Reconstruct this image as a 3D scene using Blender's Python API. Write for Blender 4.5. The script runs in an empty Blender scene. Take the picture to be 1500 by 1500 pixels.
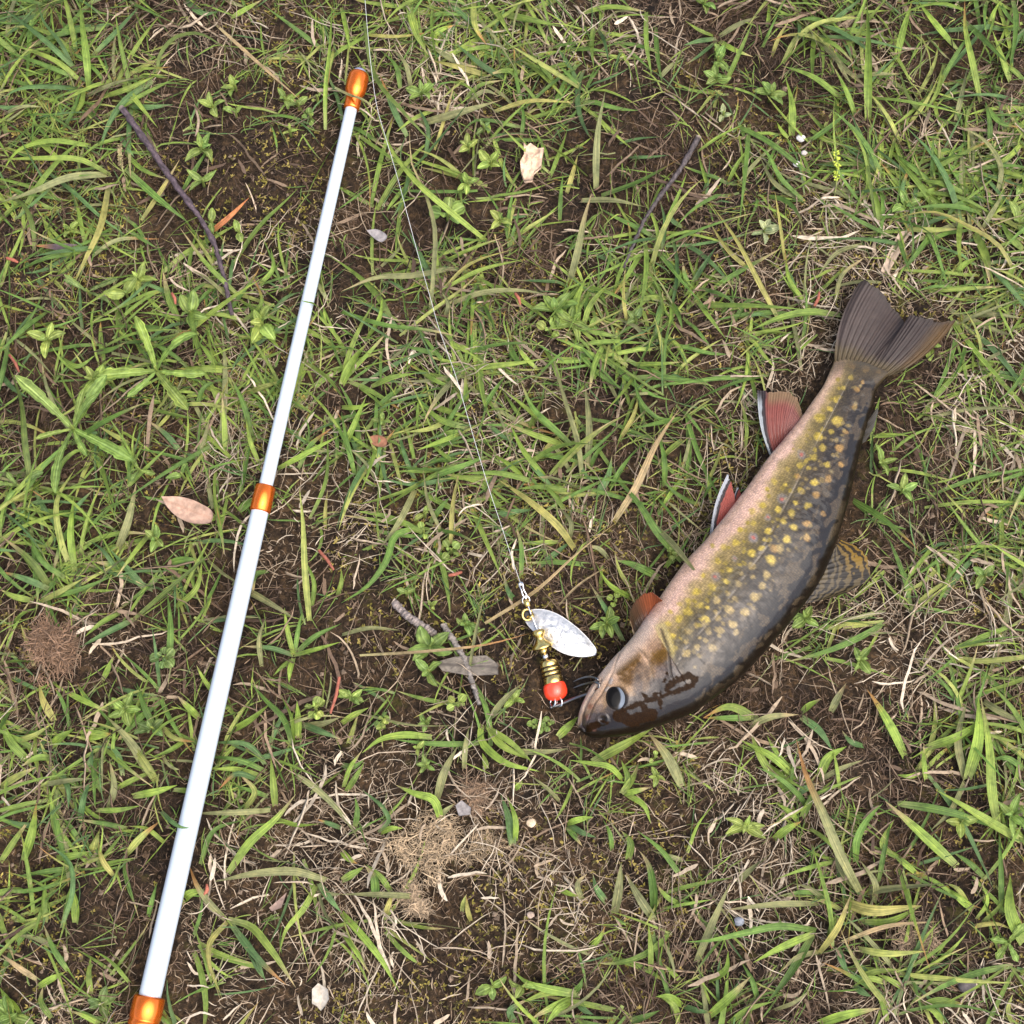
import bpy, math
import numpy as np
from mathutils import Vector

rng = np.random.default_rng(11)
S = bpy.context.scene
COLL = S.collection

# ------------------------------------------------------------------ camera, sky, sun, exposure
PPM = 3000.0                      # photo pixels per metre at the aim point
FOV = math.radians(34.0)
TILT = math.radians(15.0)
DIST = 0.25 / math.tan(FOV / 2)
CAM = np.array([0.0, -DIST * math.sin(TILT), DIST * math.cos(TILT)])
cd = bpy.data.cameras.new('camera')
cam = bpy.data.objects.new('camera', cd)
COLL.objects.link(cam)
cam.location = CAM
cam.rotation_euler = (TILT, 0, 0)
cd.angle = FOV
cd.clip_start = 0.01
cd.clip_end = 500
S.camera = cam

SUN_EL, SUN_AZ = math.radians(66), math.radians(-40)    # azimuth measured from +x towards +y
w = bpy.data.worlds.new('World'); S.world = w; w.use_nodes = True
nt = w.node_tree
sky = nt.nodes.new('ShaderNodeTexSky')
sky.sky_type = 'NISHITA'; sky.sun_disc = False
sky.sun_elevation = SUN_EL
sky.sun_rotation = math.pi / 2 - SUN_AZ
sky.air_density = 0.55; sky.dust_density = 3.0; sky.ozone_density = 0.0
nt.links.new(sky.outputs[0], nt.nodes['Background'].inputs[0])
nt.nodes['Background'].inputs[1].default_value = 0.13
ld = bpy.data.lights.new('sun', 'SUN')
ld.energy = 1.2; ld.angle = math.radians(85); ld.color = (1.0, 0.975, 0.94)
sun = bpy.data.objects.new('sun', ld); COLL.objects.link(sun)
sdir = Vector((math.cos(SUN_EL) * math.cos(SUN_AZ), math.cos(SUN_EL) * math.sin(SUN_AZ), math.sin(SUN_EL)))
sun.rotation_euler = sdir.to_track_quat('Z', 'Y').to_euler()
sun.location = (0.8, -0.4, 1.5)
S.view_settings.view_transform = 'Standard'
S.view_settings.look = 'None'
S.view_settings.gamma = 1.0
S.view_settings.exposure = 1.78

# ------------------------------------------------------------------ pixel <-> world
CR, SR = math.cos(TILT), math.sin(TILT)
TF = math.tan(FOV / 2)
def p2w(px, py, z=0.0):
    """point at height z seen at photo pixel (px,py) of 1500x1500"""
    px = np.asarray(px, float); py = np.asarray(py, float); z = np.asarray(z, float)
    dx = (px / 750.0 - 1.0) * TF
    dy = (1.0 - py / 750.0) * TF
    rx, ry, rz = dx, dy * CR + SR, dy * SR - CR
    t = (z - CAM[2]) / rz
    return np.stack(np.broadcast_arrays(CAM[0] + rx * t, CAM[1] + ry * t, z + 0 * t), -1)
def w2p(P):
    d = np.asarray(P, float) - CAM
    x = d[..., 0]
    y = d[..., 1] * CR + d[..., 2] * SR
    depth = -(d[..., 2] * CR) + d[..., 1] * SR
    return np.stack([(x / depth / TF + 1) * 750, (1 - y / depth / TF) * 750], -1)

# ------------------------------------------------------------------ numpy noise
def vnoise(x, y, seed=0):
    x = np.asarray(x, float); y = np.asarray(y, float)
    xi = np.floor(x).astype(np.int64); yi = np.floor(y).astype(np.int64)
    fx = x - xi; fy = y - yi
    fx = fx * fx * (3 - 2 * fx); fy = fy * fy * (3 - 2 * fy)
    def h(a, b):
        n = (a * 374761393 + b * 668265263 + seed * 974634777) & 0xffffffff
        n = ((n ^ (n >> 13)) * 1274126177) & 0xffffffff
        n = n ^ (n >> 16)
        return (n & 0xffff) / 65535.0
    return (h(xi, yi) * (1 - fx) + h(xi + 1, yi) * fx) * (1 - fy) + (h(xi, yi + 1) * (1 - fx) + h(xi + 1, yi + 1) * fx) * fy
def fbm(x, y, seed=0, o=3):
    s = 0; a = 0.5; t = 0
    for k in range(o):
        s = s + a * vnoise(x * 2 ** k, y * 2 ** k, seed + k); t += a; a *= 0.5
    return s / t
def sstep(a, b, x):
    t = np.clip((x - a) / (b - a), 0, 1)
    return t * t * (3 - 2 * t)

def catmull(pts, n, uniform=False):
    P = np.asarray(pts, float)
    if len(P) == 1: return np.repeat(P, n, 0)
    d = np.zeros(len(P)) if not uniform else None
    if uniform: t = np.arange(len(P), dtype=float)
    else: t = np.concatenate([[0], np.cumsum(np.linalg.norm(np.diff(P[:, :2], axis=0), axis=1) + 1e-6)])
    q = np.linspace(0, t[-1], n)
    m = np.gradient(P, t, axis=0) if len(P) > 2 else np.repeat((P[1:] - P[:1]) / (t[1] - t[0]), 2, 0)
    k = np.clip(np.searchsorted(t, q, 'right') - 1, 0, len(P) - 2)
    h = (t[k + 1] - t[k])[:, None]; u = ((q - t[k])[:, None]) / h
    return ((2 * u**3 - 3 * u**2 + 1) * P[k] + (u**3 - 2 * u**2 + u) * h * m[k] + (-2 * u**3 + 3 * u**2) * P[k + 1] + (u**3 - u**2) * h * m[k + 1])

def pdist(x, y, poly):
    """distance of points to a polyline, and signed side"""
    x = np.asarray(x, float); y = np.asarray(y, float)
    best = np.full(x.shape, 1e9); side = np.zeros(x.shape)
    for (ax, ay), (bx, by) in zip(poly[:-1], poly[1:]):
        dx, dy = bx - ax, by - ay
        t = np.clip(((x - ax) * dx + (y - ay) * dy) / (dx * dx + dy * dy + 1e-9), 0, 1)
        d = np.hypot(x - ax - t * dx, y - ay - t * dy)
        s = np.sign((x - ax) * dy - (y - ay) * dx)
        m = d < best
        best = np.where(m, d, best); side = np.where(m, s, side)
    return best, side
def inpoly(x, y, poly):
    x = np.asarray(x, float); y = np.asarray(y, float)
    r = np.zeros(x.shape, bool)
    n = len(poly)
    for i in range(n):
        x1, y1 = poly[i]; x2, y2 = poly[(i + 1) % n]
        c = ((y1 > y) != (y2 > y)) & (x < (x2 - x1) * (y - y1) / (y2 - y1 + 1e-12) + x1)
        r ^= c
    return r

# ------------------------------------------------------------------ mesh / object helpers
def mesh_np(name, V, F, col=None, uv=None, gloss=None, mats=None, smooth=True):
    """F: list of (n,k) index arrays"""
    me = bpy.data.meshes.new(name)
    V = np.asarray(V, np.float32).reshape(-1, 3)
    Fs = [np.asarray(f, np.int32) for f in (F if isinstance(F, list) else [F])]
    loops = np.concatenate([f.ravel() for f in Fs])
    tot = np.concatenate([np.full(len(f), f.shape[1], np.int32) for f in Fs])
    st = np.concatenate([[0], np.cumsum(tot)[:-1]]).astype(np.int32)
    me.vertices.add(len(V)); me.vertices.foreach_set('co', V.ravel())
    me.loops.add(len(loops)); me.loops.foreach_set('vertex_index', loops)
    me.polygons.add(len(tot)); me.polygons.foreach_set('loop_start', st); me.polygons.foreach_set('loop_total', tot)
    me.polygons.foreach_set('use_smooth', np.full(len(tot), smooth, bool))
    me.update(calc_edges=True)
    if col is not None:
        c = np.ones((len(V), 4), np.float32); c[:, :3] = np.asarray(col, np.float32).reshape(-1, 3)
        a = me.attributes.new('Col', 'FLOAT_COLOR', 'POINT'); a.data.foreach_set('color', c.ravel())
    if uv is not None:
        u = np.zeros((len(V), 3), np.float32); u[:, :2] = np.asarray(uv, np.float32).reshape(-1, 2)
        a = me.attributes.new('PUV', 'FLOAT_VECTOR', 'POINT'); a.data.foreach_set('vector', u.ravel())
    if gloss is not None:
        a = me.attributes.new('Gloss', 'FLOAT', 'POINT'); a.data.foreach_set('value', np.asarray(gloss, np.float32).ravel())
    if mats:
        for m in (mats if isinstance(mats, (list, tuple)) else [mats]): me.materials.append(m)
    me.validate()
    return me
def link(name, me, parent=None):
    o = bpy.data.objects.new(name, me); COLL.objects.link(o)
    if parent is not None:
        o.parent = parent
        o.matrix_parent_inverse = parent.matrix_basis.inverted()
    return o
def thing(name, label, cat, loc=(0, 0, 0), group=None):
    o = bpy.data.objects.new(name, None); COLL.objects.link(o)
    o.location = [float(v) for v in loc]; o.empty_display_size = 0.01
    return tag(o, label, cat, group)
def tag(o, label, cat, group=None, kind=None):
    o['label'] = label; o['category'] = cat
    if group: o['group'] = group
    if kind: o['kind'] = kind
    return o

def grid_faces(n, m, off=0, closed=False):
    i = np.arange(n - 1)[:, None]; j = np.arange(m if closed else m - 1)[None]
    a = i * m + j; b = i * m + (j + 1) % m
    return np.stack([a, b, b + m, a + m], -1).reshape(-1, 4) + off

def strips(P, W, roll, fold=0.25, across=3, upref=None):
    """P (N,S,3) paths, W (N,S) full widths -> V, F, uv  (flat or folded blades)"""
    N, Sg, _ = P.shape
    T = np.gradient(P, axis=1); T /= np.linalg.norm(T, axis=2, keepdims=True) + 1e-12
    up = np.zeros_like(T); up[..., 2] = 1
    side = np.cross(T, up); ln = np.linalg.norm(side, axis=2, keepdims=True)
    side = side / (ln + 1e-9)
    nrm = np.cross(side, T)
    c = np.cos(roll)[..., None] if roll.ndim == 2 else np.cos(roll)[:, None, None]
    s = np.sin(roll)[..., None] if roll.ndim == 2 else np.sin(roll)[:, None, None]
    sd = side * c + nrm * s; nn = nrm * c - side * s
    h = W[..., None] * 0.5
    if across == 3:
        V = np.stack([P - sd * h, P - nn * h * 2 * fold, P + sd * h], 2)
        us = np.array([0, .5, 1.])
    else:
        V = np.stack([P - sd * h, P + sd * h], 2); us = np.array([0, 1.])
    k = across
    base = (np.arange(N) * Sg * k)[:, None, None]
    i = np.arange(Sg - 1)[None, :, None]; j = np.arange(k - 1)[None, None]
    a = base + i * k + j
    F = np.stack([a, a + 1, a + k + 1, a + k], -1).reshape(-1, 4)
    uv = np.zeros((N, Sg, k, 2)); uv[..., 0] = us; uv[..., 1] = np.linspace(0, 1, Sg)[None, :, None]
    return V.reshape(-1, 3), F, uv.reshape(-1, 2)
def tubes(P, R, k=3):
    """N tubes of k sides"""
    N, Sg, _ = P.shape
    T = np.gradient(P, axis=1); T /= np.linalg.norm(T, axis=2, keepdims=True) + 1e-12
    up = np.zeros_like(T); up[..., 2] = 1
    flat = np.abs(T[..., 2]) > 0.95
    up[flat] = (0, 1, 0)
    sd = np.cross(T, up); sd /= np.linalg.norm(sd, axis=2, keepdims=True) + 1e-9
    nn = np.cross(sd, T)
    a = np.arange(k) * 2 * math.pi / k
    V = P[:, :, None] + (sd[:, :, None] * np.cos(a)[:, None] + nn[:, :, None] * np.sin(a)[:, None]) * R[:, :, None, None]
    base = (np.arange(N) * Sg * k)[:, None, None]
    i = np.arange(Sg - 1)[None, :, None]; j = np.arange(k)[None, None]
    q = base + i * k + j; q2 = base + i * k + (j + 1) % k
    F = np.stack([q, q2, q2 + k, q + k], -1).reshape(-1, 4)
    uv = np.zeros((N, Sg, k, 2)); uv[..., 0] = np.arange(k) / k; uv[..., 1] = np.linspace(0, 1, Sg)[None, :, None]
    return V.reshape(-1, 3), F, uv.reshape(-1, 2)
def tube1(pts, r, n=24, k=10, caps=True):
    P = catmull(pts, n)[None]
    r = np.asarray(r, float)
    R = np.interp(np.linspace(0, 1, n), np.linspace(0, 1, r.size), r.ravel())[None] if r.size > 1 else np.full((1, n), float(r))
    V, F, uv = tubes(P, R, k)
    fs = [F]
    if caps:
        fs += [np.arange(k)[None, ::-1], ((n - 1) * k + np.arange(k))[None]]
    return V, fs, uv
def lathe(prof, A, B, k=48):
    """revolve (t,r) profile about axis A->B ; t in metres from A"""
    A = np.array(A, float); B = np.array(B, float)
    ax = (B - A) / np.linalg.norm(B - A)
    ref = np.array([0, 0, 1.]) if abs(ax[2]) < .9 else np.array([1., 0, 0])
    e1 = np.cross(ax, ref); e1 /= np.linalg.norm(e1); e2 = np.cross(ax, e1)
    th = np.arange(k) * 2 * math.pi / k
    ring = e1[None] * np.cos(th)[:, None] + e2[None] * np.sin(th)[:, None]
    pr = np.array(prof, float)
    V = A + ax * pr[:, None, None, 0] + ring[None] * pr[:, None, None, 1]
    F = grid_faces(len(pr), k, closed=True)
    uv = np.zeros((len(pr), k, 2)); uv[..., 0] = th / (2 * math.pi); uv[..., 1] = pr[:, None, 0]
    fs = [F[:, ::-1]]
    if prof[0][1] > 1e-6: fs.append(np.arange(k)[None])
    if prof[-1][1] > 1e-6: fs.append(((len(pr) - 1) * k + np.arange(k))[None, ::-1])
    return V.reshape(-1, 3), fs, uv.reshape(-1, 2)

# ------------------------------------------------------------------ materials
def mat(name):
    m = bpy.data.materials.new(name); m.use_nodes = True
    n = m.node_tree.nodes; return m, n, m.node_tree.links, n['Principled BSDF']
def N(n, t, **kw):
    x = n.new(t)
    for k, v in kw.items(): setattr(x, k, v)
    return x
def attr(n, name): return N(n, 'ShaderNodeAttribute', attribute_name=name)
def ramp(n, stops):
    r = n.new('ShaderNodeValToRGB'); e = r.color_ramp.elements
    while len(e) < len(stops): e.new(0.5)
    for q, (p, c) in zip(e, stops):
        q.position = p; q.color = (*c, 1) if len(c) == 3 else c
    return r
def mixc(n, l, mode, fac, a, b):
    m = N(n, 'ShaderNodeMix', data_type='RGBA', blend_type=mode)
    if isinstance(fac, (int, float)): m.inputs[0].default_value = fac
    else: l.new(fac, m.inputs[0])
    for k, v in ((6, a), (7, b)):
        if isinstance(v, tuple): m.inputs[k].default_value = (*v, 1)
        else: l.new(v, m.inputs[k])
    return m.outputs[2]
def noise(n, l, scale, detail=3, vec=None, rough=.6):
    x = n.new('ShaderNodeTexNoise'); x.inputs['Scale'].default_value = scale; x.inputs['Detail'].default_value = detail; x.inputs['Roughness'].default_value = rough
    if vec is not None: l.new(vec, x.inputs['Vector'])
    return x
def bump(n, l, h, strength, dist, b=None):
    x = n.new('ShaderNodeBump'); x.inputs['Strength'].default_value = strength; x.inputs['Distance'].default_value = dist
    l.new(h, x.inputs['Height'])
    if b is not None: l.new(b, x.inputs['Normal'])
    return x.outputs[0]

def make_leaf_mat(name, transl=.3, rough=.45, veins=9.0, spec=.28, rib=.8):
    m, n, l, p = mat(name)
    a = attr(n, 'Col'); u = attr(n, 'PUV'); sx = n.new('ShaderNodeSeparateXYZ'); l.new(u.outputs['Vector'], sx.inputs[0])
    w1 = N(n, 'ShaderNodeMath', operation='MULTIPLY'); w1.inputs[1].default_value = veins * 6.283; l.new(sx.outputs[0], w1.inputs[0])
    w2 = N(n, 'ShaderNodeMath', operation='SINE'); l.new(w1.outputs[0], w2.inputs[0])
    geo = n.new('ShaderNodeNewGeometry')
    nz = noise(n, l, 260, 4, geo.outputs['Position'])
    r = ramp(n, [(.25, (.55, .55, .50)), (.5, (1, 1, 1)), (.75, (1.4, 1.3, 1.2))]); l.new(nz.outputs[0], r.inputs[0])
    c1 = mixc(n, l, 'MULTIPLY', 1.0, a.outputs['Color'], r.outputs[0])
    vr = N(n, 'ShaderNodeMapRange'); vr.inputs[1].default_value = -1; vr.inputs[2].default_value = 1; vr.inputs[3].default_value = .82; vr.inputs[4].default_value = 1.12
    l.new(w2.outputs[0], vr.inputs[0])
    vc = n.new('ShaderNodeCombineColor'); [l.new(vr.outputs[0], vc.inputs[k]) for k in range(3)]
    c2 = mixc(n, l, 'MULTIPLY', 1.0, c1, vc.outputs[0])
    # lengthwise streaks and midrib
    cx = n.new('ShaderNodeCombineXYZ'); mu = N(n, 'ShaderNodeMath', operation='MULTIPLY'); mu.inputs[1].default_value = 9.0; l.new(sx.outputs[0], mu.inputs[0]); l.new(mu.outputs[0], cx.inputs[0])
    mv = N(n, 'ShaderNodeMath', operation='MULTIPLY'); mv.inputs[1].default_value = 1.6; l.new(sx.outputs[1], mv.inputs[0]); l.new(mv.outputs[0], cx.inputs[1])
    sc = N(n, 'ShaderNodeVectorMath', operation='SCALE'); sc.inputs['Scale'].default_value = 25; l.new(geo.outputs['Position'], sc.inputs[0])
    va = N(n, 'ShaderNodeVectorMath', operation='ADD'); l.new(cx.outputs[0], va.inputs[0]); l.new(sc.outputs[0], va.inputs[1])
    ns = noise(n, l, 1.0, 3, va.outputs[0]); rs_ = ramp(n, [(.3, (.60, .62, .55)), (.5, (1, 1, 1)), (.7, (1.45, 1.35, 1.3))]); l.new(ns.outputs[0], rs_.inputs[0])
    c2 = mixc(n, l, 'MULTIPLY', .9, c2, rs_.outputs[0])
    md = N(n, 'ShaderNodeMath', operation='SUBTRACT'); md.inputs[1].default_value = .5; l.new(sx.outputs[0], md.inputs[0]); ma = N(n, 'ShaderNodeMath', operation='ABSOLUTE'); l.new(md.outputs[0], ma.inputs[0])
    rm = ramp(n, [(.02, (1.35, 1.3, 1.35)), (.09, (.86, .88, .85)), (.2, (1, 1, 1))]); l.new(ma.outputs[0], rm.inputs[0])
    c2 = mixc(n, l, 'MULTIPLY', rib, c2, rm.outputs[0])
    # brown flecks
    n2 = noise(n, l, 120, 5, geo.outputs['Position'], .7)
    r2 = ramp(n, [(.66, (0, 0, 0)), (.74, (1, 1, 1))]); l.new(n2.outputs[0], r2.inputs[0])
    c3 = mixc(n, l, 'MIX', r2.outputs[0], c2, (.30, .22, .10))
    l.new(c3, p.inputs['Base Color'])
    p.inputs['Roughness'].default_value = rough
    p.inputs['Specular IOR Level'].default_value = spec
    bn = bump(n, l, w2.outputs[0], .35, .0002); l.new(bn, p.inputs['Normal'])
    t = n.new('ShaderNodeBsdfTranslucent'); l.new(c3, t.inputs[0])
    mx = n.new('ShaderNodeMixShader'); mx.inputs[0].default_value = transl
    l.new(p.outputs[0], mx.inputs[1]); l.new(t.outputs[0], mx.inputs[2])
    l.new(mx.outputs[0], n['Material Output'].inputs[0])
    return m
M_GRASS = make_leaf_mat('grass_blade', .30)
M_WEED = make_leaf_mat('weed_leaf', .30, .55, 4.0, .22, .3)
def make_col_mat(name, rough=.8, spec=.25, nscale=400, amt=(.65, 1.3), bstr=.4, metal=0):
    m, n, l, p = mat(name)
    a = attr(n, 'Col'); geo = n.new('ShaderNodeNewGeometry')
    nz = noise(n, l, nscale, 4, geo.outputs['Position'])
    r = ramp(n, [(.3, (amt[0],) * 3), (.7, (amt[1],) * 3)]); l.new(nz.outputs[0], r.inputs[0])
    l.new(mixc(n, l, 'MULTIPLY', 1.0, a.outputs['Color'], r.outputs[0]), p.inputs['Base Color'])
    p.inputs['Roughness'].default_value = rough; p.inputs['Specular IOR Level'].default_value = spec; p.inputs['Metallic'].default_value = metal
    if bstr: l.new(bump(n, l, nz.outputs[0], bstr, .0004), p.inputs['Normal'])
    return m
M_STRAW = make_col_mat('dry_straw', .7, .3, 500)
M_CRUMB = make_col_mat('soil_crumb', .9, .15, 900, (.6, 1.4))
M_MOSS = make_col_mat('moss', .8, .2, 300)
M_TWIG = make_col_mat('twig_bark', .75, .3, 700, (.5, 1.5), .8)
M_DEAD = make_col_mat('dead_leaf', .75, .25, 250, (.7, 1.25), .5)
M_STONE = make_col_mat('pebble', .85, .2, 500, (.7, 1.2), .5)

# soil
m, n, l, p = mat('soil'); M_SOIL = m
geo = n.new('ShaderNodeNewGeometry')
a1 = noise(n, l, 22, 6, geo.outputs['Position'], .65); a2 = noise(n, l, 330, 5, geo.outputs['Position'], .7); a3 = noise(n, l, 900, 3, geo.outputs['Position'])
r1 = ramp(n, [(.28, (.010, .008, .007)), (.45, (.024, .016, .010)), (.6, (.042, .027, .015)), (.75, (.075, .052, .031))]); l.new(a1.outputs[0], r1.inputs[0])
r2 = ramp(n, [(.3, (.25, .24, .22)), (.5, (.9, .9, .9)), (.68, (2.4, 2.2, 1.8))]); l.new(a2.outputs[0], r2.inputs[0])
c = mixc(n, l, 'MULTIPLY', 1.0, r1.outputs[0], r2.outputs[0])
a4 = noise(n, l, 60, 5, geo.outputs['Position'], .7)
r4 = ramp(n, [(.58, (0, 0, 0)), (.72, (1, 1, 1))]); l.new(a4.outputs[0], r4.inputs[0])
c = mixc(n, l, 'MIX', r4.outputs[0], c, (.048, .042, .010))
l.new(c, p.inputs['Base Color']); p.inputs['Roughness'].default_value = .95; p.inputs['Specular IOR Level'].default_value = .15
b1 = bump(n, l, a2.outputs[0], .9, .0025); b2 = bump(n, l, a3.outputs[0], .6, .0008, b1); l.new(b2, p.inputs['Normal'])

def simple(name, col, rough, metal=0, spec=.5, coat=0, bs=0, bscale=400, var=0):
    m, n, l, p = mat(name)
    p.inputs['Base Color'].default_value = (*col, 1); p.inputs['Roughness'].default_value = rough
    p.inputs['Metallic'].default_value = metal; p.inputs['Specular IOR Level'].default_value = spec
    p.inputs['Coat Weight'].default_value = coat; p.inputs['Coat Roughness'].default_value = .08
    geo = n.new('ShaderNodeNewGeometry'); nz = noise(n, l, bscale, 4, geo.outputs['Position'])
    if var:
        r = ramp(n, [(.3, tuple(v * (1 - var) for v in col)), (.7, tuple(min(1, v * (1 + var)) for v in col))]); l.new(nz.outputs[0], r.inputs[0]); l.new(r.outputs[0], p.inputs['Base Color'])
    rr = N(n, 'ShaderNodeMapRange'); rr.inputs[3].default_value = max(.02, rough * .75); rr.inputs[4].default_value = min(1, rough * 1.3); l.new(nz.outputs[0], rr.inputs[0]); l.new(rr.outputs[0], p.inputs['Roughness'])
    if bs: l.new(bump(n, l, nz.outputs[0], bs, .0005), p.inputs['Normal'])
    return m
M_WHITE = simple('white_lacquer', (.43, .475, .50), .3, 0, .5, .4, .03, 60, .03)
M_ORANGE = simple('orange_anodised', (.86, .17, .015), .24, .85, .5, .3, .02, 300, .06)
M_BRASS = simple('brass', (.72, .50, .16), .26, 1, .5, 0, .08, 700, .12)
M_BLACKG = simple('black_groove', (.012, .01, .008), .5)
M_SILVER = simple('hammered_silver', (.52, .51, .48), .42, .7, .5, 0, .5, 800, .18)
M_REDBEAD = simple('red_bead', (.85, .055, .02), .3, 0, .5, .3, .05, 500, .08)
M_STEEL = simple('steel_wire', (.62, .60, .57), .25, 1)
M_DARKSTEEL = simple('dark_hook_steel', (.16, .15, .14), .3, 1)
M_LINE = simple('nylon_line', (.50, .50, .47), .3, 0, .6)
M_CAP = simple('grey_blue_cap', (.25, .27, .36), .35, .3)
M_RUBBER = simple('black_grip', (.02, .02, .022), .6)

# ------------------------------------------------------------------ ground
def gz(x, y):
    return (vnoise(x * 14 + 50, y * 14 + 50, 3) - .5) * .007 + (vnoise(x * 45 + 50, y * 45 + 50, 4) - .5) * .004 - .001
f = np.arange(-.34, .3401, .0019)
t = .34 + .0019 * (1.115 ** np.arange(1, 85) - 1) / .115
t = t[t < 60]; t = np.append(t, 60)
ax = np.concatenate([-t[::-1], f, t])
GX, GY = np.meshgrid(ax, ax, indexing='ij')
near = np.exp(-(np.maximum(np.hypot(GX, GY) - .5, 0) / 1.0) ** 2)
GZ = gz(GX, GY) + near * ((fbm(GX * 190, GY * 190, 7, 3) - .5) * .0065)
far = 1 - near
GZ = GZ + far * (vnoise(GX * 1.1, GY * 1.1, 9) - .5) * .05
me = mesh_np('ground', np.stack([GX, GY, GZ], -1), grid_faces(len(ax), len(ax))[:, ::-1], mats=M_SOIL)
g = link('ground', me); g['kind'] = 'structure'
g['label'] = 'dark brown crumbly soil under the patchy grass'; g['category'] = 'ground'

# ------------------------------------------------------------------ fish
SEC = np.array([  # belly x,y  dorsal x,y  half-thickness ratio
 (846,1060,848,1069,.30),(848,1046,857,1076,.33),(857,1022,876,1080,.36),(867,1003,901,1079,.37),(880,986,926,1075,.36),
 (897,966,954,1067,.35),(915,947,985,1056,.335),(933,925,1016,1043,.32),(950,899,1048,1021,.31),(967,874,1081,996,.305),
 (985,848,1113,963,.30),(1005,821,1144,927,.30),(1030,795,1173,892,.295),(1054,766,1198,855,.29),(1078,735,1217,817,.29),
 (1100,706,1231,775,.285),(1125,671,1244,728,.28),(1150,641,1257,672,.27),(1172,614,1267,632,.26),(1190,588,1276,602,.24),
 (1207,563,1285,570,.21),(1217,541,1298,553,.155),(1225,522,1311,544,.07)], float)
FISH_POLY = [tuple(r[:2]) for r in SEC] + [tuple(r[2:4]) for r in SEC[::-1]]
NS, NT = 640, 220
cs = np.stack([catmull(SEC[:, [0, 1]], 10)], 0)
q = catmull(np.column_stack([(SEC[:, 0] + SEC[:, 2]) / 2, (SEC[:, 1] + SEC[:, 3]) / 2, SEC[:, 0], SEC[:, 1], SEC[:, 2], SEC[:, 3], SEC[:, 4]]), NS)
Bp, Dp, rat = q[:, 2:4], q[:, 4:6], q[:, 6]
wpx = np.linalg.norm(Dp - Bp, axis=1)
tz = wpx * rat / PPM
tz[:14] *= np.sqrt(np.linspace(.25, 1, 14))
zc = .62 * tz.max() + .38 * tz + .0005
th = np.arange(NT) * 2 * math.pi / NT
ct, st = np.cos(th), np.sin(th)
prof = np.sign(st) * np.abs(st) ** .92
PX = ((Bp + Dp) / 2)[:, None, :] + ((Dp - Bp) / 2)[:, None, :] * ct[None, :, None]
FP = p2w(PX[..., 0], PX[..., 1], zc[:, None] + 0 * ct[None])
FP[..., 2] += tz[:, None] * prof[None]
adir = p2w(Dp[:, 0], Dp[:, 1], zc) - p2w(Bp[:, 0], Bp[:, 1], zc); adir /= np.linalg.norm(adir, axis=1, keepdims=True)
nrm = adir[:, None, :] * ct[None, :, None] * .55 + np.array([0, 0, 1.]) * st[None, :, None]
nrm /= np.linalg.norm(nrm, axis=2, keepdims=True)
vis = w2p(FP)
mir = (-np.arange(NT)) % NT
up_ = (st >= 0)
vis = np.where(up_[None, :, None], vis, vis[:, mir])
x, y = vis[..., 0], vis[..., 1]
v = np.repeat(ct[None], NS, 0); s01 = np.repeat(np.linspace(0, 1, NS)[:, None], NT, 1)

def c4(*pts): return [(840 + a / 6, 850 + b / 6) for a, b in pts]
def c1(*pts): return [(830 + a / 3, 780 + b / 3) for a, b in pts]
def c2(*pts): return [(1000 + a / 3.571, 400 + b / 3.571) for a, b in pts]
OPER = c4((770, 430), (800, 510), (832, 600), (842, 720), (852, 820), (862, 850))
PREO = c4((560, 590), (620, 640), (665, 710), (690, 800), (700, 880))
MAXI = c4((400, 650), (368, 735), (345, 810), (290, 930), (245, 1010), (190, 1080), (150, 1170), (110, 1290))
MOUTH = c4((240, 880), (195, 945), (140, 1030), (105, 1100), (82, 1190), (78, 1270), (110, 1325))
LJAW = c4((470, 590), (400, 690), (330, 800), (260, 900))
EYE = np.array(c4((385, 1030))[0])
LATL = c4((910, 740), (990, 600), (1130, 440), (1260, 310)) + c1((740, 250), (880, 60)) + c2((400, 1470), (560, 1170), (680, 920), (780, 740), (900, 500))
d_op, s_op = pdist(x, y, OPER); d_pr, s_pr = pdist(x, y, PREO); d_mx, s_mx = pdist(x, y, MAXI); d_mo, s_mo = pdist(x, y, MOUTH); d_lj, _ = pdist(x, y, LJAW)
d_ll, _ = pdist(x, y, LATL)
d_eye = np.hypot((x - EYE[0]) / .9, (y - EYE[1]) / 1.08)
hx, hy = np.array([1180.0, 600.0]) - np.array([900.0, 1000.0])
ishead = sstep(6, -6, np.where((d_op < 60), 1, 0) * 0 + ((x - 981) * .80 + (y - 970) * -.60) + np.clip((y - 985) * .25, -10, 30) * .0)
headside = ((x - 978) * .86 + (955 - y) * .5) < 0
G = lambda d, w: np.exp(-(d / w) ** 2)
disp = np.zeros_like(x)
def plate(d, sd, h, w_, g_):      # a bony plate whose edge stands proud on the head side
    k_ = .5 - .5 * np.tanh(d * sd / 1.1)
    return h * k_ * np.exp(-d / w_) - g_ * G(d, 1.3)
disp += plate(d_op, np.where(headside, -1, 1), .0013, 16, .0005)
disp += -.00022 * G(d_pr, 2.5)
disp += plate(d_mx, s_mx, .0003, 12, .0005)
disp += -.0018 * G(d_mo, 1.9) + .0003 * G(d_lj, 3)
disp += .0009 * G(np.maximum(d_eye - 15, 0), 8) - .0016 * G(np.maximum(d_eye - 11, 0), 4)
NOS = c4((255, 1220))[0]
d_no = np.hypot(x - NOS[0], y - NOS[1])
disp += .0006 * G(d_no - 7, 2.5) - .0009 * G(d_no, 3.5)
disp += -.00018 * G(d_ll, 1.2) * sstep(.20, .26, s01)
disp += (fbm(x / 9, y / 9, 31, 3) - .5) * .0005 * sstep(.95, .3, np.abs(v))
FP = FP + nrm * disp[..., None]

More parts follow.
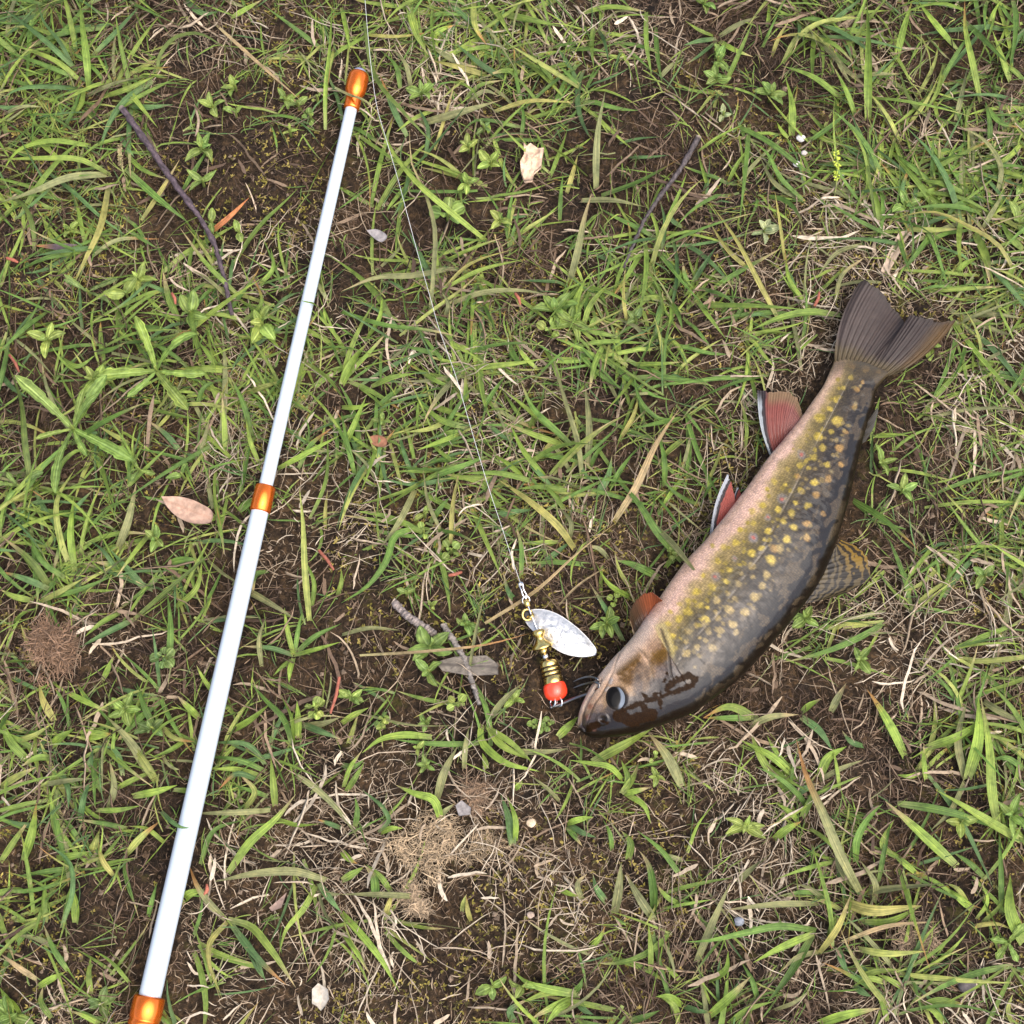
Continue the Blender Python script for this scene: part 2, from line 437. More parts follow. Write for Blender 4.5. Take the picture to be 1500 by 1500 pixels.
# pigment
def lerp(a, b, t): return a * (1 - t[..., None]) + np.array(b, float) * t[..., None]
n1 = fbm(x / 22, y / 22, 41, 3) - .5; n2 = fbm(x / 6, y / 6, 42, 3) - .5
vv = v + n1 * .30 + n2 * .12
C = np.zeros(x.shape + (3,)) + np.array((.72, .46, .33))
C = lerp(C, (.40, .29, .13), sstep(-.80, -.56, vv))
C = lerp(C, (.135, .105, .045), sstep(-.62, -.32, vv))
C = lerp(C, (.062, .047, .027), sstep(-.36, -.05, vv))
C = lerp(C, (.026, .020, .014), sstep(-.08, .28, vv))
C = lerp(C, (.013, .010, .007), sstep(.3, .65, vv))
C = lerp(C, (.012, .008, .005), sstep(.75, .95, vv))
# pale rose belly breadth grows to the tail
C = lerp(C, (.50, .34, .20), sstep(-.55, -.8, v) * sstep(.75, .95, s01) * .6)
# yellow-gold haze along lower flank
C = lerp(C, (.24, .17, .04), sstep(.22, .05, np.abs(v + .48)) * .4 * sstep(.2, .3, s01) * (.6 + n1))
# vermiculations
wx = x + 7 * (fbm(x / 14, y / 14, 51) - .5) * 2; wy = y + 7 * (fbm(x / 14, y / 14, 57) - .5) * 2
ar = math.radians(-35); ux = wx * math.cos(ar) - wy * math.sin(ar); uy = wx * math.sin(ar) + wy * math.cos(ar)
wv = fbm(ux / 8, uy / 17, 61, 2)
ver = sstep(.52, .60, wv) * sstep(.02, .3, v) * sstep(1.0, .8, v)
C = lerp(C, (.075, .054, .030), ver * .75)
# fine scale speckle
C *= (1 + .5 * (vnoise(x * .75, y * .75, 71) - .5) + .5 * (fbm(x / 9, y / 9, 72) - .5))[..., None]
# spots
Y, Pp, O = (.50, .37, .06), (.36, .26, .09), (.34, .20, .06)
sp = []
for a, b, r in [(445,400,13),(490,380,15),(535,345,19),(590,320,15),(535,300,13),(495,315,13),(570,262,15),(455,350,11),(640,240,17),(665,125,14),(715,165,14),(690,65,15),(745,45,14),(815,90,17),(860,70,11),(465,455,12),(900,122,21),(610,385,17),(620,330,9),(700,215,10),(600,190,10),(640,60,12)]:
    sp.append((*c1((a, b))[0], r / 3, Y))
for a, b, r in [(815,150,17),(770,180,11),(755,225,14),(880,185,15),(860,235,14),(935,70,17),(970,30,14),(1055,20,13),(660,300,17),(710,270,12),(740,290,12),(825,283,18),(715,340,16),(785,350,17),(665,375,14),(535,435,15),(570,410,10),(625,440,13),(675,430,14),(730,405,17),(585,465,10),(525,480,10),(575,505,13),(525,530,17),(640,505,18),(820,195,10),(745,440,12),(655,350,9)]:
    sp.append((*c1((a, b))[0], r / 3, Pp))
for a, b, r in [(715,755,24),(810,775,24),(710,855,22),(730,915,19),(685,965,18),(615,1005,16),(755,1000,16),(690,1095,16),(620,1140,16),(480,1090,15),(420,1215,17),(365,1245,17),(500,1238,17),(570,1252,17),(655,1215,18),(590,1200,12),(525,1300,15),(580,1330,17),(450,1350,17),(430,1395,13),(545,1392,19),(410,1440,13),(360,1465,17),(280,1410,17),(300,1340,15),(440,1130,14),(840,600,15),(880,545,15),(800,660,15),(770,710,14),(780,830,14),(660,1020,11),(540,1110,11),(370,1310,15)]:
    sp.append((1000 + a / 3.571, 400 + b / 3.571, r / 3.571, Y))
for a, b, r in [(880,480,18),(960,500,18),(1025,515,12),(820,915,20),(760,1075,18),(700,1160,18),(650,1310,18),(735,1260,14),(650,1385,17),(600,1065,17),(910,610,16),(900,700,16),(850,830,14),(830,1000,14),(940,570,11),(480,1440,20)]:
    sp.append((1000 + a / 3.571, 400 + b / 3.571, r / 3.571, O))
ex = x + 2.2 * (fbm(x / 5, y / 5, 81) - .5) * 2; ey = y + 2.2 * (fbm(x / 5, y / 5, 83) - .5) * 2
for q_ in range(150):          # fainter freckles between the big spots
    k_ = rng.integers(int(NS * .24), int(NS * .95)); v_ = rng.uniform(-.62, .45)
    j_ = int(np.argmin(np.abs(ct[:NT // 2] - v_)))
    sp.append((x[k_, j_], y[k_, j_], rng.uniform(1.8, 3.6), tuple(np.array(Y if v_ < -.1 else Pp) * rng.uniform(.45, .7))))
for sx_, sy_, r, col in sp:
    dx, dy = ex - sx_, ey - sy_
    r = r * 1.0; al = (dx * .58 - dy * .81); ac = (dx * .81 + dy * .58)
    d = np.hypot(al / 1.0, ac / 1.12)
    kk_ = .74 + .18 * math.sin(sx_ * 3.1 + sy_)
    C = lerp(C, col, sstep(r * 1.3, r * .6, d + r * .4 * n2) * kk_)
for sx_, sy_, r in [(*c1((655, 195))[0], 3.6), (*c1((820, 22))[0], 3.6), (*c1((740, 115))[0], 2.2), (*c2((620, 950))[0], 3.4), (*c2((520, 1180))[0], 3.8), (*c2((445, 1280))[0], 2.8), (*c2((370, 1385))[0], 3.8)]:
    d = np.hypot(ex - sx_, ey - sy_)
    C = lerp(C, (.24, .21, .20), sstep(r * 2.6, r * 1.2, d) * .5)
    C = lerp(C, (.42, .12, .08), sstep(r * .95, r * .35, d) * .8)
# lateral line
C = lerp(C, (.34, .29, .22), G(d_ll, .6) * .5 * sstep(.20, .25, s01) * sstep(.98, .9, s01))
# head
hm = np.where(headside, 1.0, 0.0)
H = np.zeros_like(C) + np.array((.66, .43, .27))
H = lerp(H, (.30, .19, .10), sstep(-.60, -.2, v + n1 * .6))
H = lerp(H, (.065, .050, .040), sstep(-.22, .05, v + n1 * .6))
H = lerp(H, (.012, .0075, .0045), sstep(.08, .34, v + n1 * .25))
for (a, b), r, k, cc_ in [(c4((480, 720))[0], 24, .95, (.13, .062, .008)), (c4((420, 800))[0], 13, .9, (.10, .05, .007)), (c4((520, 690))[0], 15, .8, (.12, .06, .009)), (c4((760, 640))[0], 20, .95, (.13, .066, .008)), (c4((740, 720))[0], 10, .8, (.10, .05, .008)), (c4((470, 880))[0], 9, .8, (.09, .045, .01)),
                          (c4((600, 800))[0], 16, .6, (.10, .075, .06)), (c4((760, 800))[0], 13, .6, (.14, .10, .08)), (c4((690, 560))[0], 15, .7, (.34, .21, .13)), (c4((330, 880))[0], 6, .9, (.50, .42, .36)), (c4((300, 960))[0], 5, .8, (.45, .38, .32)), (c4((560, 930))[0], 12, .5, (.12, .10, .09)), (c4((640, 640))[0], 9, .6, (.33, .21, .12)),  # whitish shine beside the eye and grey-lilac sheen painted among these patches
                          (c4((385, 690))[0], 5, .9, (.40, .08, .04)), (c4((130, 1030))[0], 6, .8, (.32, .10, .04)), (c4((150, 1110))[0], 6, .7, (.30, .10, .04)), (c4((130, 1200))[0], 6, .8, (.20, .07, .03)), (c4((180, 1290))[0], 7, .7, (.10, .035, .012)), (c4((220, 1120))[0], 8, .5, (.16, .13, .12))]:
    d = np.hypot(ex - a, ey - b)
    H = lerp(H, cc_, sstep(r * 1.15, r * .45, d + n2 * r * .8) * k)
H = lerp(H, (.82, .63, .52), sstep(-.60, -.88, v))
sn = sstep(885, 868, x) * sstep(.55, .3, v)
H = lerp(H, (.13, .09, .075), sn * .35)
H = lerp(H, (.03, .02, .015), G(d_mo, 1.6) * .85)
H = lerp(H, (.035, .02, .015), G(d_mx, 1.2) * .8)
H = lerp(H, (.05, .032, .016), G(d_pr, 2.0) * .55)
H = lerp(H, (.02, .015, .012), G(np.maximum(d_eye - 13, 0), 3.0) * .85)
H = lerp(H, (.02, .015, .012), G(d_no, 4) * .8)
hsd = (x - 978) * .86 + (955 - y) * .5; hw_ = 2.5 + 16 * sstep(-.3, -.75, v)
hk_ = sstep(-1, 1, hsd / hw_); C = H * (1 - hk_[..., None]) + C * hk_[..., None]
C = lerp(C, (.035, .025, .015), G(d_op, 1.7) * .9)
C = lerp(C, (.50, .40, .16), G(d_op - 6, 3.5) * np.where(headside, 0, 1) * sstep(.1, -.3, v) * .8)
C = lerp(C, (.55, .40, .28), sstep(-.5, -.8, v) * sstep(.28, .2, s01) * .7)
# tail root darker olive
C = lerp(C, (.085, .062, .03), sstep(.93, .985, s01) * .8)
# gloss mask: dark reflection blotches on the head painted in, back kept duller
gloss = 1 - .55 * np.where(headside, 1, 0) * sstep(.0, -.3, v) + 1.3 * np.where(headside, 1, 0) * sstep(-.02, .2, v) * sstep(.75, .5, v) + .5 * np.where(headside, 0, 1) * sstep(.1, .35, v) * sstep(.45, .25, s01)
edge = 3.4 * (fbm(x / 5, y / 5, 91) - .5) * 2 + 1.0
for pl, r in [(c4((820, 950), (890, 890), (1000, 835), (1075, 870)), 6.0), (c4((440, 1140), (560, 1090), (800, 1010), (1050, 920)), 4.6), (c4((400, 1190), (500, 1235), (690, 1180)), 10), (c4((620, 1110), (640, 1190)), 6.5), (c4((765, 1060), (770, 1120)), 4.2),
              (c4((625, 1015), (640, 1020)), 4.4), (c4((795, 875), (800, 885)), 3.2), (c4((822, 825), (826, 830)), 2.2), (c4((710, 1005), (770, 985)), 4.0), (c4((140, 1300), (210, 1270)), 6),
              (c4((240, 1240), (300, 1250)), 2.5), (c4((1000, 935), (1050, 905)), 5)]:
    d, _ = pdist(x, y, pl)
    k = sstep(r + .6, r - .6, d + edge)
    gloss = np.minimum(gloss, 1 - k)
    C = lerp(C, (.022, .0105, .0035), k * .96)  # dark mirrored surroundings painted over the skin colour here
gloss = np.minimum(gloss, 1 - .9 * sstep(.80, .90, v + n1 * .25 + n2 * .1))
gloss = np.where(up_[None], gloss, gloss[:, mir])
# lower, hidden side copies the upper one
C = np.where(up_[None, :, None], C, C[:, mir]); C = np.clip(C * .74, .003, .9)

m, n, l, p = mat('trout_skin'); M_FISH = m
a = attr(n, 'Col'); u = attr(n, 'PUV'); wn = attr(n, 'Gloss')
l.new(a.outputs['Color'], p.inputs['Base Color'])
vo = n.new('ShaderNodeTexVoronoi'); vo.inputs['Scale'].default_value = 1.0; vo.inputs['Randomness'].default_value = .45
mp = n.new('ShaderNodeMapping'); mp.inputs['Scale'].default_value = (250, 104, 1); l.new(u.outputs['Vector'], mp.inputs[0]); l.new(mp.outputs[0], vo.inputs['Vector'])
rs = ramp(n, [(.15, (1.25, 1.22, 1.15)), (.62, (.62, .62, .64))]); l.new(vo.outputs['Distance'], rs.inputs[0])
l.new(mixc(n, l, 'MULTIPLY', .75, a.outputs['Color'], rs.outputs[0]), p.inputs['Base Color'])
bn = bump(n, l, vo.outputs['Distance'], -.25 if False else .22, .0003)
geo = n.new('ShaderNodeNewGeometry'); nz = noise(n, l, 45, 2, geo.outputs['Position']); bc0 = bump(n, l, nz.outputs[0], .05, .003)
bc = bump(n, l, vo.outputs['Distance'], .06, .0002, bc0)
l.new(bn, p.inputs['Normal']); l.new(bc, p.inputs['Coat Normal'])
p.inputs['Roughness'].default_value = .38; p.inputs['Specular IOR Level'].default_value = .5
p.inputs['Subsurface Weight'].default_value = .06; p.inputs['Subsurface Radius'].default_value = (.004, .002, .001); p.inputs['Subsurface Scale'].default_value = .5
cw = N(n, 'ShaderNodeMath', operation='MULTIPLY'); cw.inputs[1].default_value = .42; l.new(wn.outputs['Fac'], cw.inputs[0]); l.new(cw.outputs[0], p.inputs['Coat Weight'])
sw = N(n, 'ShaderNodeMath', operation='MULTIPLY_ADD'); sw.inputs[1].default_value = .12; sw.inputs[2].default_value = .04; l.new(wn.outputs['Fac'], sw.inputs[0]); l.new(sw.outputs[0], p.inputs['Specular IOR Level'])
p.inputs['Coat Roughness'].default_value = .10; p.inputs['Coat IOR'].default_value = 1.45

fish = thing('trout', 'speckled brook trout with yellow spots and dark back lying on the grass', 'fish', (*p2w(1080, 830, 0)[:2], 0))
uvf = np.stack([s01, np.repeat(th[None] / (2 * math.pi), NS, 0)], -1)
caps = [np.arange(NT)[None, ::-1], ((NS - 1) * NT + np.arange(NT))[None]]
F = [grid_faces(NS, NT, closed=True)[:, ::-1]] + [c_[:, ::-1] for c_ in caps]
link('body', mesh_np('trout_body', FP, F, C, uvf, gloss, M_FISH), fish)

# fins -------------------------------------------------------------
m, n, l, p = mat('fin_membrane'); M_FIN = m
a = attr(n, 'Col'); u = attr(n, 'PUV')
l.new(a.outputs['Color'], p.inputs['Base Color']); p.inputs['Roughness'].default_value = .4; p.inputs['Specular IOR Level'].default_value = .2; p.inputs['Coat Weight'].default_value = .12; p.inputs['Coat Roughness'].default_value = .15
t_ = n.new('ShaderNodeBsdfTranslucent'); l.new(a.outputs['Color'], t_.inputs[0])
mx = n.new('ShaderNodeMixShader'); mx.inputs[0].default_value = .22; l.new(p.outputs[0], mx.inputs[1]); l.new(t_.outputs[0], mx.inputs[2]); l.new(mx.outputs[0], n['Material Output'].inputs[0])
def resamp(poly, n):
    P = np.asarray(poly, float)
    t = np.concatenate([[0], np.cumsum(np.linalg.norm(np.diff(P[:, :2], axis=0), axis=1))]); q = np.linspace(0, t[-1], n)
    return np.stack([np.interp(q, t, P[:, k]) for k in range(P.shape[1])], -1)
def fin(name, base, outer, colf, rays=16, nu=150, nv=60, thick=.0008, sag=0.0, label=None, smooth_outer=False, warp=None, ridge=1.0):
    """base/outer polylines of (px,py,z)"""
    b = resamp(base, nu); o = resamp(catmull(outer, 200) if smooth_outer else outer, nu)
    k = np.linspace(0, 1, nv)[None, :, None] * (1 - .05 * vnoise(np.linspace(0, rays * 2.2, nu), 0 * np.linspace(0, 1, nu), rays) * np.linspace(1, 1, nu))[:, None, None]
    pix = b[:, None] * (1 - k) + o[:, None] * k
    U = np.repeat(np.linspace(0, 1, nu)[:, None], nv, 1); Vv = np.repeat(np.linspace(0, 1, nv)[None], nu, 0)
    if warp is not None: pix = pix + warp(U, Vv)
    P = p2w(pix[..., 0], pix[..., 1], pix[..., 2] + sag * np.sin(math.pi * Vv))
    ray = .5 + .5 * np.cos(2 * math.pi * rays * U)
    split = .5 + .5 * np.cos(2 * math.pi * rays * 2 * U)
    rr = ray * (1 - Vv) + split * Vv
    tu = np.gradient(P, axis=0); tv = np.gradient(P, axis=1); nn = np.cross(tu, tv); nn /= np.linalg.norm(nn, axis=2, keepdims=True) + 1e-12
    nn *= np.sign(nn[..., 2:3].mean())
    T = thick * (1 - .75 * Vv) * (1 - .55 * ridge * (1 - rr)) + .00008
    top = P + nn * (T[..., None] * .5 + (.00025 * ridge * (rr - .5) * (1 - .5 * Vv))[..., None] + (.0006 * (fbm(U * 6, Vv * 4, 5) - .5) * Vv)[..., None])
    bot = top - nn * T[..., None]
    col = colf(U, Vv, rr * .75 + .25 * fbm(U * rays * 3, Vv * 3, 12), pix[..., 0], pix[..., 1])
    V = np.concatenate([top.reshape(-1, 3), bot.reshape(-1, 3)])
    f1 = grid_faces(nu, nv); n0 = nu * nv
    i = np.arange(nu - 1); j = np.arange(nv - 1)
    def wall(a, b): return np.stack([a, b, b + n0, a + n0], -1)
    F = np.concatenate([f1, f1[:, ::-1] + n0, wall(i * nv + nv - 1, (i + 1) * nv + nv - 1), wall(i * nv, (i + 1) * nv), wall(j, j + 1), wall((nu - 1) * nv + j, (nu - 1) * nv + j + 1)])
    c2_ = np.concatenate([col.reshape(-1, 3)] * 2); uv = np.stack([U, Vv], -1).reshape(-1, 2)
    o_ = link(name, mesh_np(name, V, F, np.clip(c2_, .003, .95), np.concatenate([uv, uv]), None, M_FIN), fish)
    if label: o_['label'] = label
    return o_
ar3 = lambda *c: np.array(c, float)
def ztail(pts, z0): return [(a, b, z) for (a, b), z in zip(pts, z0)]
zt = zc[-1]
def tailc(U, V_, rr, X, Yy):
    c = np.zeros(U.shape + (3,)) + ar3(.042, .029, .023)
    c = lerp(c, (.018, .012, .010), (1 - rr) * .8 * sstep(.05, .3, V_))
    c = lerp(c, (.075, .055, .045), sstep(.6, .2, U) * .5)
    c = lerp(c, (.085, .048, .014), sstep(.78, .95, U) * .8)
    c = lerp(c, (.068, .05, .025), sstep(.30, .12, V_ + .12 * fbm(X / 5, Yy / 5, 8) - .06))
    c = lerp(c, (.035, .026, .020), sstep(.9, 1, V_) * .6)
    return c * (.8 + .4 * fbm(X / 8, Yy / 8, 3))[..., None]
tb = [(1226, 522, zt), (1245, 519, zt), (1268, 524, zt), (1292, 533, zt), (1318, 539, zt)]
to = c2((815, 400), (830, 330), (845, 250), (870, 150), (905, 75), (940, 40), (972, 28), (1005, 50), (1050, 110), (1100, 180), (1150, 222), (1172, 268), (1192, 222), (1250, 224), (1320, 248), (1380, 250), (1432, 238), (1400, 280), (1350, 325), (1260, 392), (1200, 440), (1150, 478))
# base runs along the peduncle, outer edge from the upper lobe tip round the fork to the lower tip
to2 = [(1226, 500), (1237, 470), (1244, 442), (1253, 421), (1263, 411), (1272, 408), (1281, 414), (1294, 431), (1308, 450), (1322, 462), (1328, 475), (1334, 462), (1350, 463), (1370, 469), (1386, 470), (1401, 467)]
fo = [(a, b, zt + .002 + .003 * math.sin(i)) for i, (a, b) in enumerate(to2[4:])]
tb2 = [(1222, 530, zt), (1238, 532, zt), (1262, 540, zt), (1284, 547, zt), (1300, 550, zt), (1312, 548, zt)]
def twarp(U, V_):
    b_ = np.sin(math.pi * V_) ** .8
    return np.stack([-9 * b_ * (1 - U) ** 3 + 5 * b_ * U ** 4, -1 * b_ * (1 - U) ** 3 + 7 * b_ * U ** 4, 0 * U], -1)
fin('tail_fin', tb2, fo, tailc, rays=17, nu=260, nv=90, thick=.0042, sag=.0012, warp=twarp, ridge=.55)
def redfin(U, V_, rr, X, Yy):
    c = np.zeros(U.shape + (3,)) + ar3(.20, .055, .04)
    c = lerp(c, (.085, .02, .016), (1 - rr) * .7)
    c = lerp(c, (.26, .17, .145), sstep(.35, .9, U) * .5 * rr)
    e_ = U + .05 * (fbm(X / 6, Yy / 6, 2) - .5)
    c = lerp(c, (.025, .018, .018), sstep(.17, .12, e_))
    c = lerp(c, (.27, .29, .29), sstep(.085, .05, e_) * sstep(1.0, .75, V_))
    c = lerp(c, (.15, .10, .05), sstep(.72, .92, V_) * sstep(.14, .2, U) * .85)
    return c * (.85 + .3 * fbm(X / 5, Yy / 5, 3))[..., None]
def redfin2(U, V_, rr, X, Yy):
    c = np.zeros(U.shape + (3,)) + ar3(.27, .065, .045)
    c = lerp(c, (.20, .035, .03), (1 - rr) * .55)
    e_ = U + .12 * (fbm(X / 6, Yy / 6, 2) - .5)
    c = lerp(c, (.025, .018, .018), sstep(.30, .24, e_))
    return lerp(c, (.32, .33, .34), sstep(.17, .11, e_))
zb = float(zc[NS // 2])
fin('anal_fin', [(1128, 668, .010), (1142, 652, .011), (1160, 634, .012)], [(1109, 570, .013), (1124, 572, .014), (1142, 571, .014), (1157, 573, .014), (1168, 582, .014), (1177, 612, .013)], redfin, rays=11, sag=.002, warp=lambda U, V_: np.stack([-5 * np.sin(math.pi * V_) * (1 - U), 3 * np.sin(math.pi * V_) * (1 - U), 0 * U], -1), label='red anal fin with a white leading edge')
fin('pelvic_fin', [(1040, 784, .012), (1052, 774, .012), (1064, 758, .012)], [(1066, 693, .018), (1071, 703, .018), (1076, 722, .017), (1078, 740, .015)], redfin2, rays=8, nu=90, sag=.001, warp=lambda U, V_: np.stack([-5 * np.sin(math.pi * V_) * (1 - U), -2 * np.sin(math.pi * V_) * (1 - U), 0 * U], -1), label='red pelvic fin with a white leading edge')
fin('pelvic_fin', [(1064, 760, .008), (1070, 752, .008), (1078, 742, .008)], [(1080, 712, .009), (1084, 716, .009), (1086, 728, .009)], redfin2, rays=6, nu=60, sag=.001)
def pecc(U, V_, rr, X, Yy):
    c = np.zeros(U.shape + (3,)) + ar3(.25, .07, .028)
    c = lerp(c, (.085, .024, .010), (1 - rr) * .75)
    c = lerp(c, (.05, .032, .018), sstep(.6, .3, U) * .9)
    c = lerp(c, (.05, .035, .02), G(U - .16, .06) * .8)
    return lerp(c, (.40, .28, .16), sstep(.06, .0, U))
fin('pectoral_fin', [(930, 932, .016), (936, 929, .018), (950, 920, .020), (964, 909, .020), (974, 897, .019)], [(923, 912, .019), (922, 896, .023), (929, 880, .027), (942, 869, .029), (956, 866, .029), (967, 876, .027), (980, 890, .022)], pecc, rays=12, sag=-.004, label='orange pectoral fin standing up with a dark edge')
def dorc(U, V_, rr, X, Yy):
    c = np.zeros(U.shape + (3,)) + ar3(.07, .052, .026)
    c = lerp(c, (.17, .10, .014), sstep(.25, .8, V_) * sstep(.35, .7, U))
    wob = fbm(X / 10, Yy / 10, 6) - .5
    b = np.sin((V_ * 5.2 + wob * 1.6 + U * 1.2) * 2 * math.pi)
    c = lerp(c, (.009, .007, .005), sstep(-.25, .25, b + 1.2 * (fbm(X / 4, Yy / 4, 9) - .5)) * .92)
    return c
fin('dorsal_fin', [(1178, 884, .013), (1190, 868, .014), (1206, 842, .014), (1220, 806, .014)], [(1222, 874, .0065), (1246, 866, .007), (1262, 857, .008), (1277, 843, .009), (1274, 822, .0095), (1264, 806, .0095), (1246, 796, .010), (1232, 790, .011)], dorc, rays=11, sag=.001, ridge=.45, label='olive dorsal fin with black bars and spots')
def adic(U, V_, rr, X, Yy): return lerp(np.zeros(U.shape + (3,)) + ar3(.03, .024, .016), (.055, .05, .04), V_)
fin('adipose_fin', [(1260, 650, .012), (1266, 634, .012), (1272, 614, .012)], [(1268, 646, .010), (1280, 626, .010), (1286, 603, .010), (1285, 597, .011)], adic, rays=3, nu=40, nv=24, thick=.0016)

# eye
ez = float(FP[np.unravel_index(np.argmin(np.where(up_[None], np.hypot(x - EYE[0], y - EYE[1]), 1e9)), x.shape)][2])
ec = p2w(EYE[0], EYE[1], ez - .0003)
nu, nv = 64, 40
lat = np.linspace(0, math.pi, nv); lon = np.arange(nu) * 2 * math.pi / nu
R = 17.0 / PPM
ea = np.stack([np.sin(lat)[:, None] * np.cos(lon)[None] * R * .92, np.sin(lat)[:, None] * np.sin(lon)[None] * R * 1.06, np.cos(lat)[:, None] * R * .33 + 0 * lon[None]], -1)
ep = ea / R
ang = math.radians(20)
d_p = np.hypot((ep[..., 0] + .30) / .95, (ep[..., 1] + .02) / 1.15)
er_ = np.hypot(ep[..., 0] / .92, ep[..., 1] / 1.06)
ec_ = np.zeros(d_p.shape + (3,)) + ar3(.11, .13, .155)  # blue-grey glare on the right half painted into the eye colour
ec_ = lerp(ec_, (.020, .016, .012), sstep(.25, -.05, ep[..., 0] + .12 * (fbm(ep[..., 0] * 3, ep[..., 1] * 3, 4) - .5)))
d_p = np.hypot((ep[..., 0] + .26) / .80, (ep[..., 1] + .02) / 1.25)
ec_ = lerp(ec_, (.004, .0035, .003), sstep(.74, .60, d_p))
ec_ = lerp(ec_, (.010, .008, .006), sstep(.80, .97, er_) * .9)
m, n, l, p = mat('eye'); M_EYE = m
l.new(attr(n, 'Col').outputs['Color'], p.inputs['Base Color']); p.inputs['Roughness'].default_value = .3; p.inputs['Specular IOR Level'].default_value = .04; p.inputs['Coat Weight'].default_value = .10; p.inputs['Coat Roughness'].default_value = .03
link('eye', mesh_np('trout_eye', ea + ec, [grid_faces(nv, nu, closed=True)[:, ::-1]], ec_, None, None, M_EYE), fish)

# ------------------------------------------------------------------ telescopic rod
RA, RB = np.array([526.5, 107.0]), np.array([219.5, 1460.0])
ROD_Z = .0085
def rodp(py, z=ROD_Z): 
    k = (py - RA[1]) / (RB[1] - RA[1]); q_ = RA + (RB - RA) * k
    return p2w(q_[0], q_[1], z)
A0 = rodp(103.0); A1 = rodp(1460.0); rax = (A1 - A0) / np.linalg.norm(A1 - A0)
def rt(py): return float(np.dot(rodp(py) - A0, rax))
def pxr(wpx, py):     # radius in metres of a width seen in pixels at that place
    return wpx / 2 * np.linalg.norm(rodp(py) - CAM) * (TF / 750)
rod = thing('telescopic_rod', 'white telescopic fishing rod with orange metal collars lying across the grass', 'fishing rod', (A1[0], A1[1], 0))
def rod_part(name, prof, material, label=None, k=64):
    V, fs, uv = lathe(prof, A0, A1, k)
    o = link(name, mesh_np(name, V, fs, None, uv, None, material), rod)
    if label: o['label'] = label
    return o
r1a, r1b = pxr(16.8, 160), pxr(20.2, 712); r2a, r2b = pxr(25.2, 755), pxr(31.0, 1455)
rod_part('shaft', [(rt(130), r1a * .98), (rt(160), r1a), (rt(712), r1b), (rt(735), r1b)], M_WHITE)
rod_part('shaft', [(rt(722), r2a * .97), (rt(745), r2a), (rt(1456), r2b), (rt(1480), r2b)], M_WHITE)
def collar(t0, t1, r, inner0, inner1):
    b = .0005
    return [(t0, inner0), (t0, r - b), (t0 + b, r), (t1 - b, r), (t1, r - b), (t1, inner1)]
rod_part('collar', collar(rt(712), rt(750), pxr(30.2, 730), r1b * .95, r2a * .95), M_ORANGE)
kr = pxr(30, 125); nr = pxr(22.5, 148)
rod_part('tip_knob', [(rt(106), kr * .55), (rt(107.5), kr * .80), (rt(110), kr * .93), (rt(114), kr), (rt(130), kr), (rt(136), kr * .93), (rt(140), nr * 1.02), (rt(143), nr), (rt(157), nr), (rt(159.5), nr * .97), (rt(160.5), nr * .80), (rt(160), r1a * .9)], M_ORANGE)
rod_part('tip_cap', [(rt(101.5), 0.0), (rt(102), kr * .4), (rt(103.5), kr * .56), (rt(106), kr * .64), (rt(109), kr * .60)], M_CAP)
cr = pxr(44, 1480); t0 = rt(1459); 
pr = [(t0, r2b * .95), (t0, cr - .0008), (t0 + .0008, cr)]
for g_ in (.0105, .0135):
    pr += [(t0 + g_ - .0008, cr), (t0 + g_ - .0004, cr - .0004), (t0 + g_ + .0004, cr - .0004), (t0 + g_ + .0008, cr)]
pr += [(t0 + .028, cr), (t0 + .0285, cr - .0006), (t0 + .0285, cr * .7)]
rod_part('collar', pr, M_ORANGE, 'wide orange collar with turned grooves')
rod_part('grip', [(t0 + .026, cr * .90), (t0 + .14, cr * .95), (t0 + .26, cr * 1.0), (t0 + .27, cr * .8), (t0 + .272, 0.0)], M_WHITE)

# ------------------------------------------------------------------ spinner lure
def L3(a, b): return (720 + a / 6.818, 840 + b / 6.818)
def L3w(a, b, z): return p2w(*L3(a, b), z)
lure = thing('spinner_lure', 'spinner lure with silver blade, brass body and red bead hooked in the trout', 'lure', (*L3w(600, 900, 0)[:2], 0))
ZL = .0062
def lp(name, V, fs, uv, m_, parent=lure, label=None):
    o = link(name, mesh_np(name, V, fs, None, uv, None, m_), parent)
    if label: o['label'] = label
    return o
# blade: outline -> domed, hammered spoon with thickness
outl = [(310, 400), (345, 372), (400, 360), (500, 356), (640, 395), (780, 480), (900, 580), (1000, 690), (1050, 770), (1040, 812), (980, 830), (830, 828), (700, 790), (590, 720), (500, 640), (400, 560), (330, 470), (308, 425)]
oc = catmull(outl + outl[:1], 97)[:-1]
ctr = np.array([660., 590.]); nr_ = 26
kk = np.linspace(0, 1, nr_)[:, None, None]
bl = ctr + (oc[None] - ctr) * kk
lx = (bl[..., 0] - 310) / 740.
zdome = .0052 + .0026 * (1 - kk[..., 0] ** 2) + .0018 * np.sin(lx * 3.0) + (fbm(bl[..., 0] / 34, bl[..., 1] / 34, 15, 2) - .5) * .0010 * (1 - kk[..., 0] ** 6)
bp = L3(bl[..., 0], bl[..., 1]); top = p2w(bp[0], bp[1], zdome)
bot = top - np.array([0, 0, .0007]); nn_ = 96
V = np.concatenate([top.reshape(-1, 3), bot.reshape(-1, 3)])
f1 = grid_faces(nr_, nn_, closed=True); n0 = nr_ * nn_
i = np.arange(nn_); e = (nr_ - 1) * nn_
Fb = np.concatenate([f1[:, ::-1], f1 + n0, np.stack([e + i, e + (i + 1) % nn_, e + (i + 1) % nn_ + n0, e + i + n0], -1)])
lp('blade', V, [Fb], None, M_SILVER, label='silver hammered leaf-shaped spinner blade')
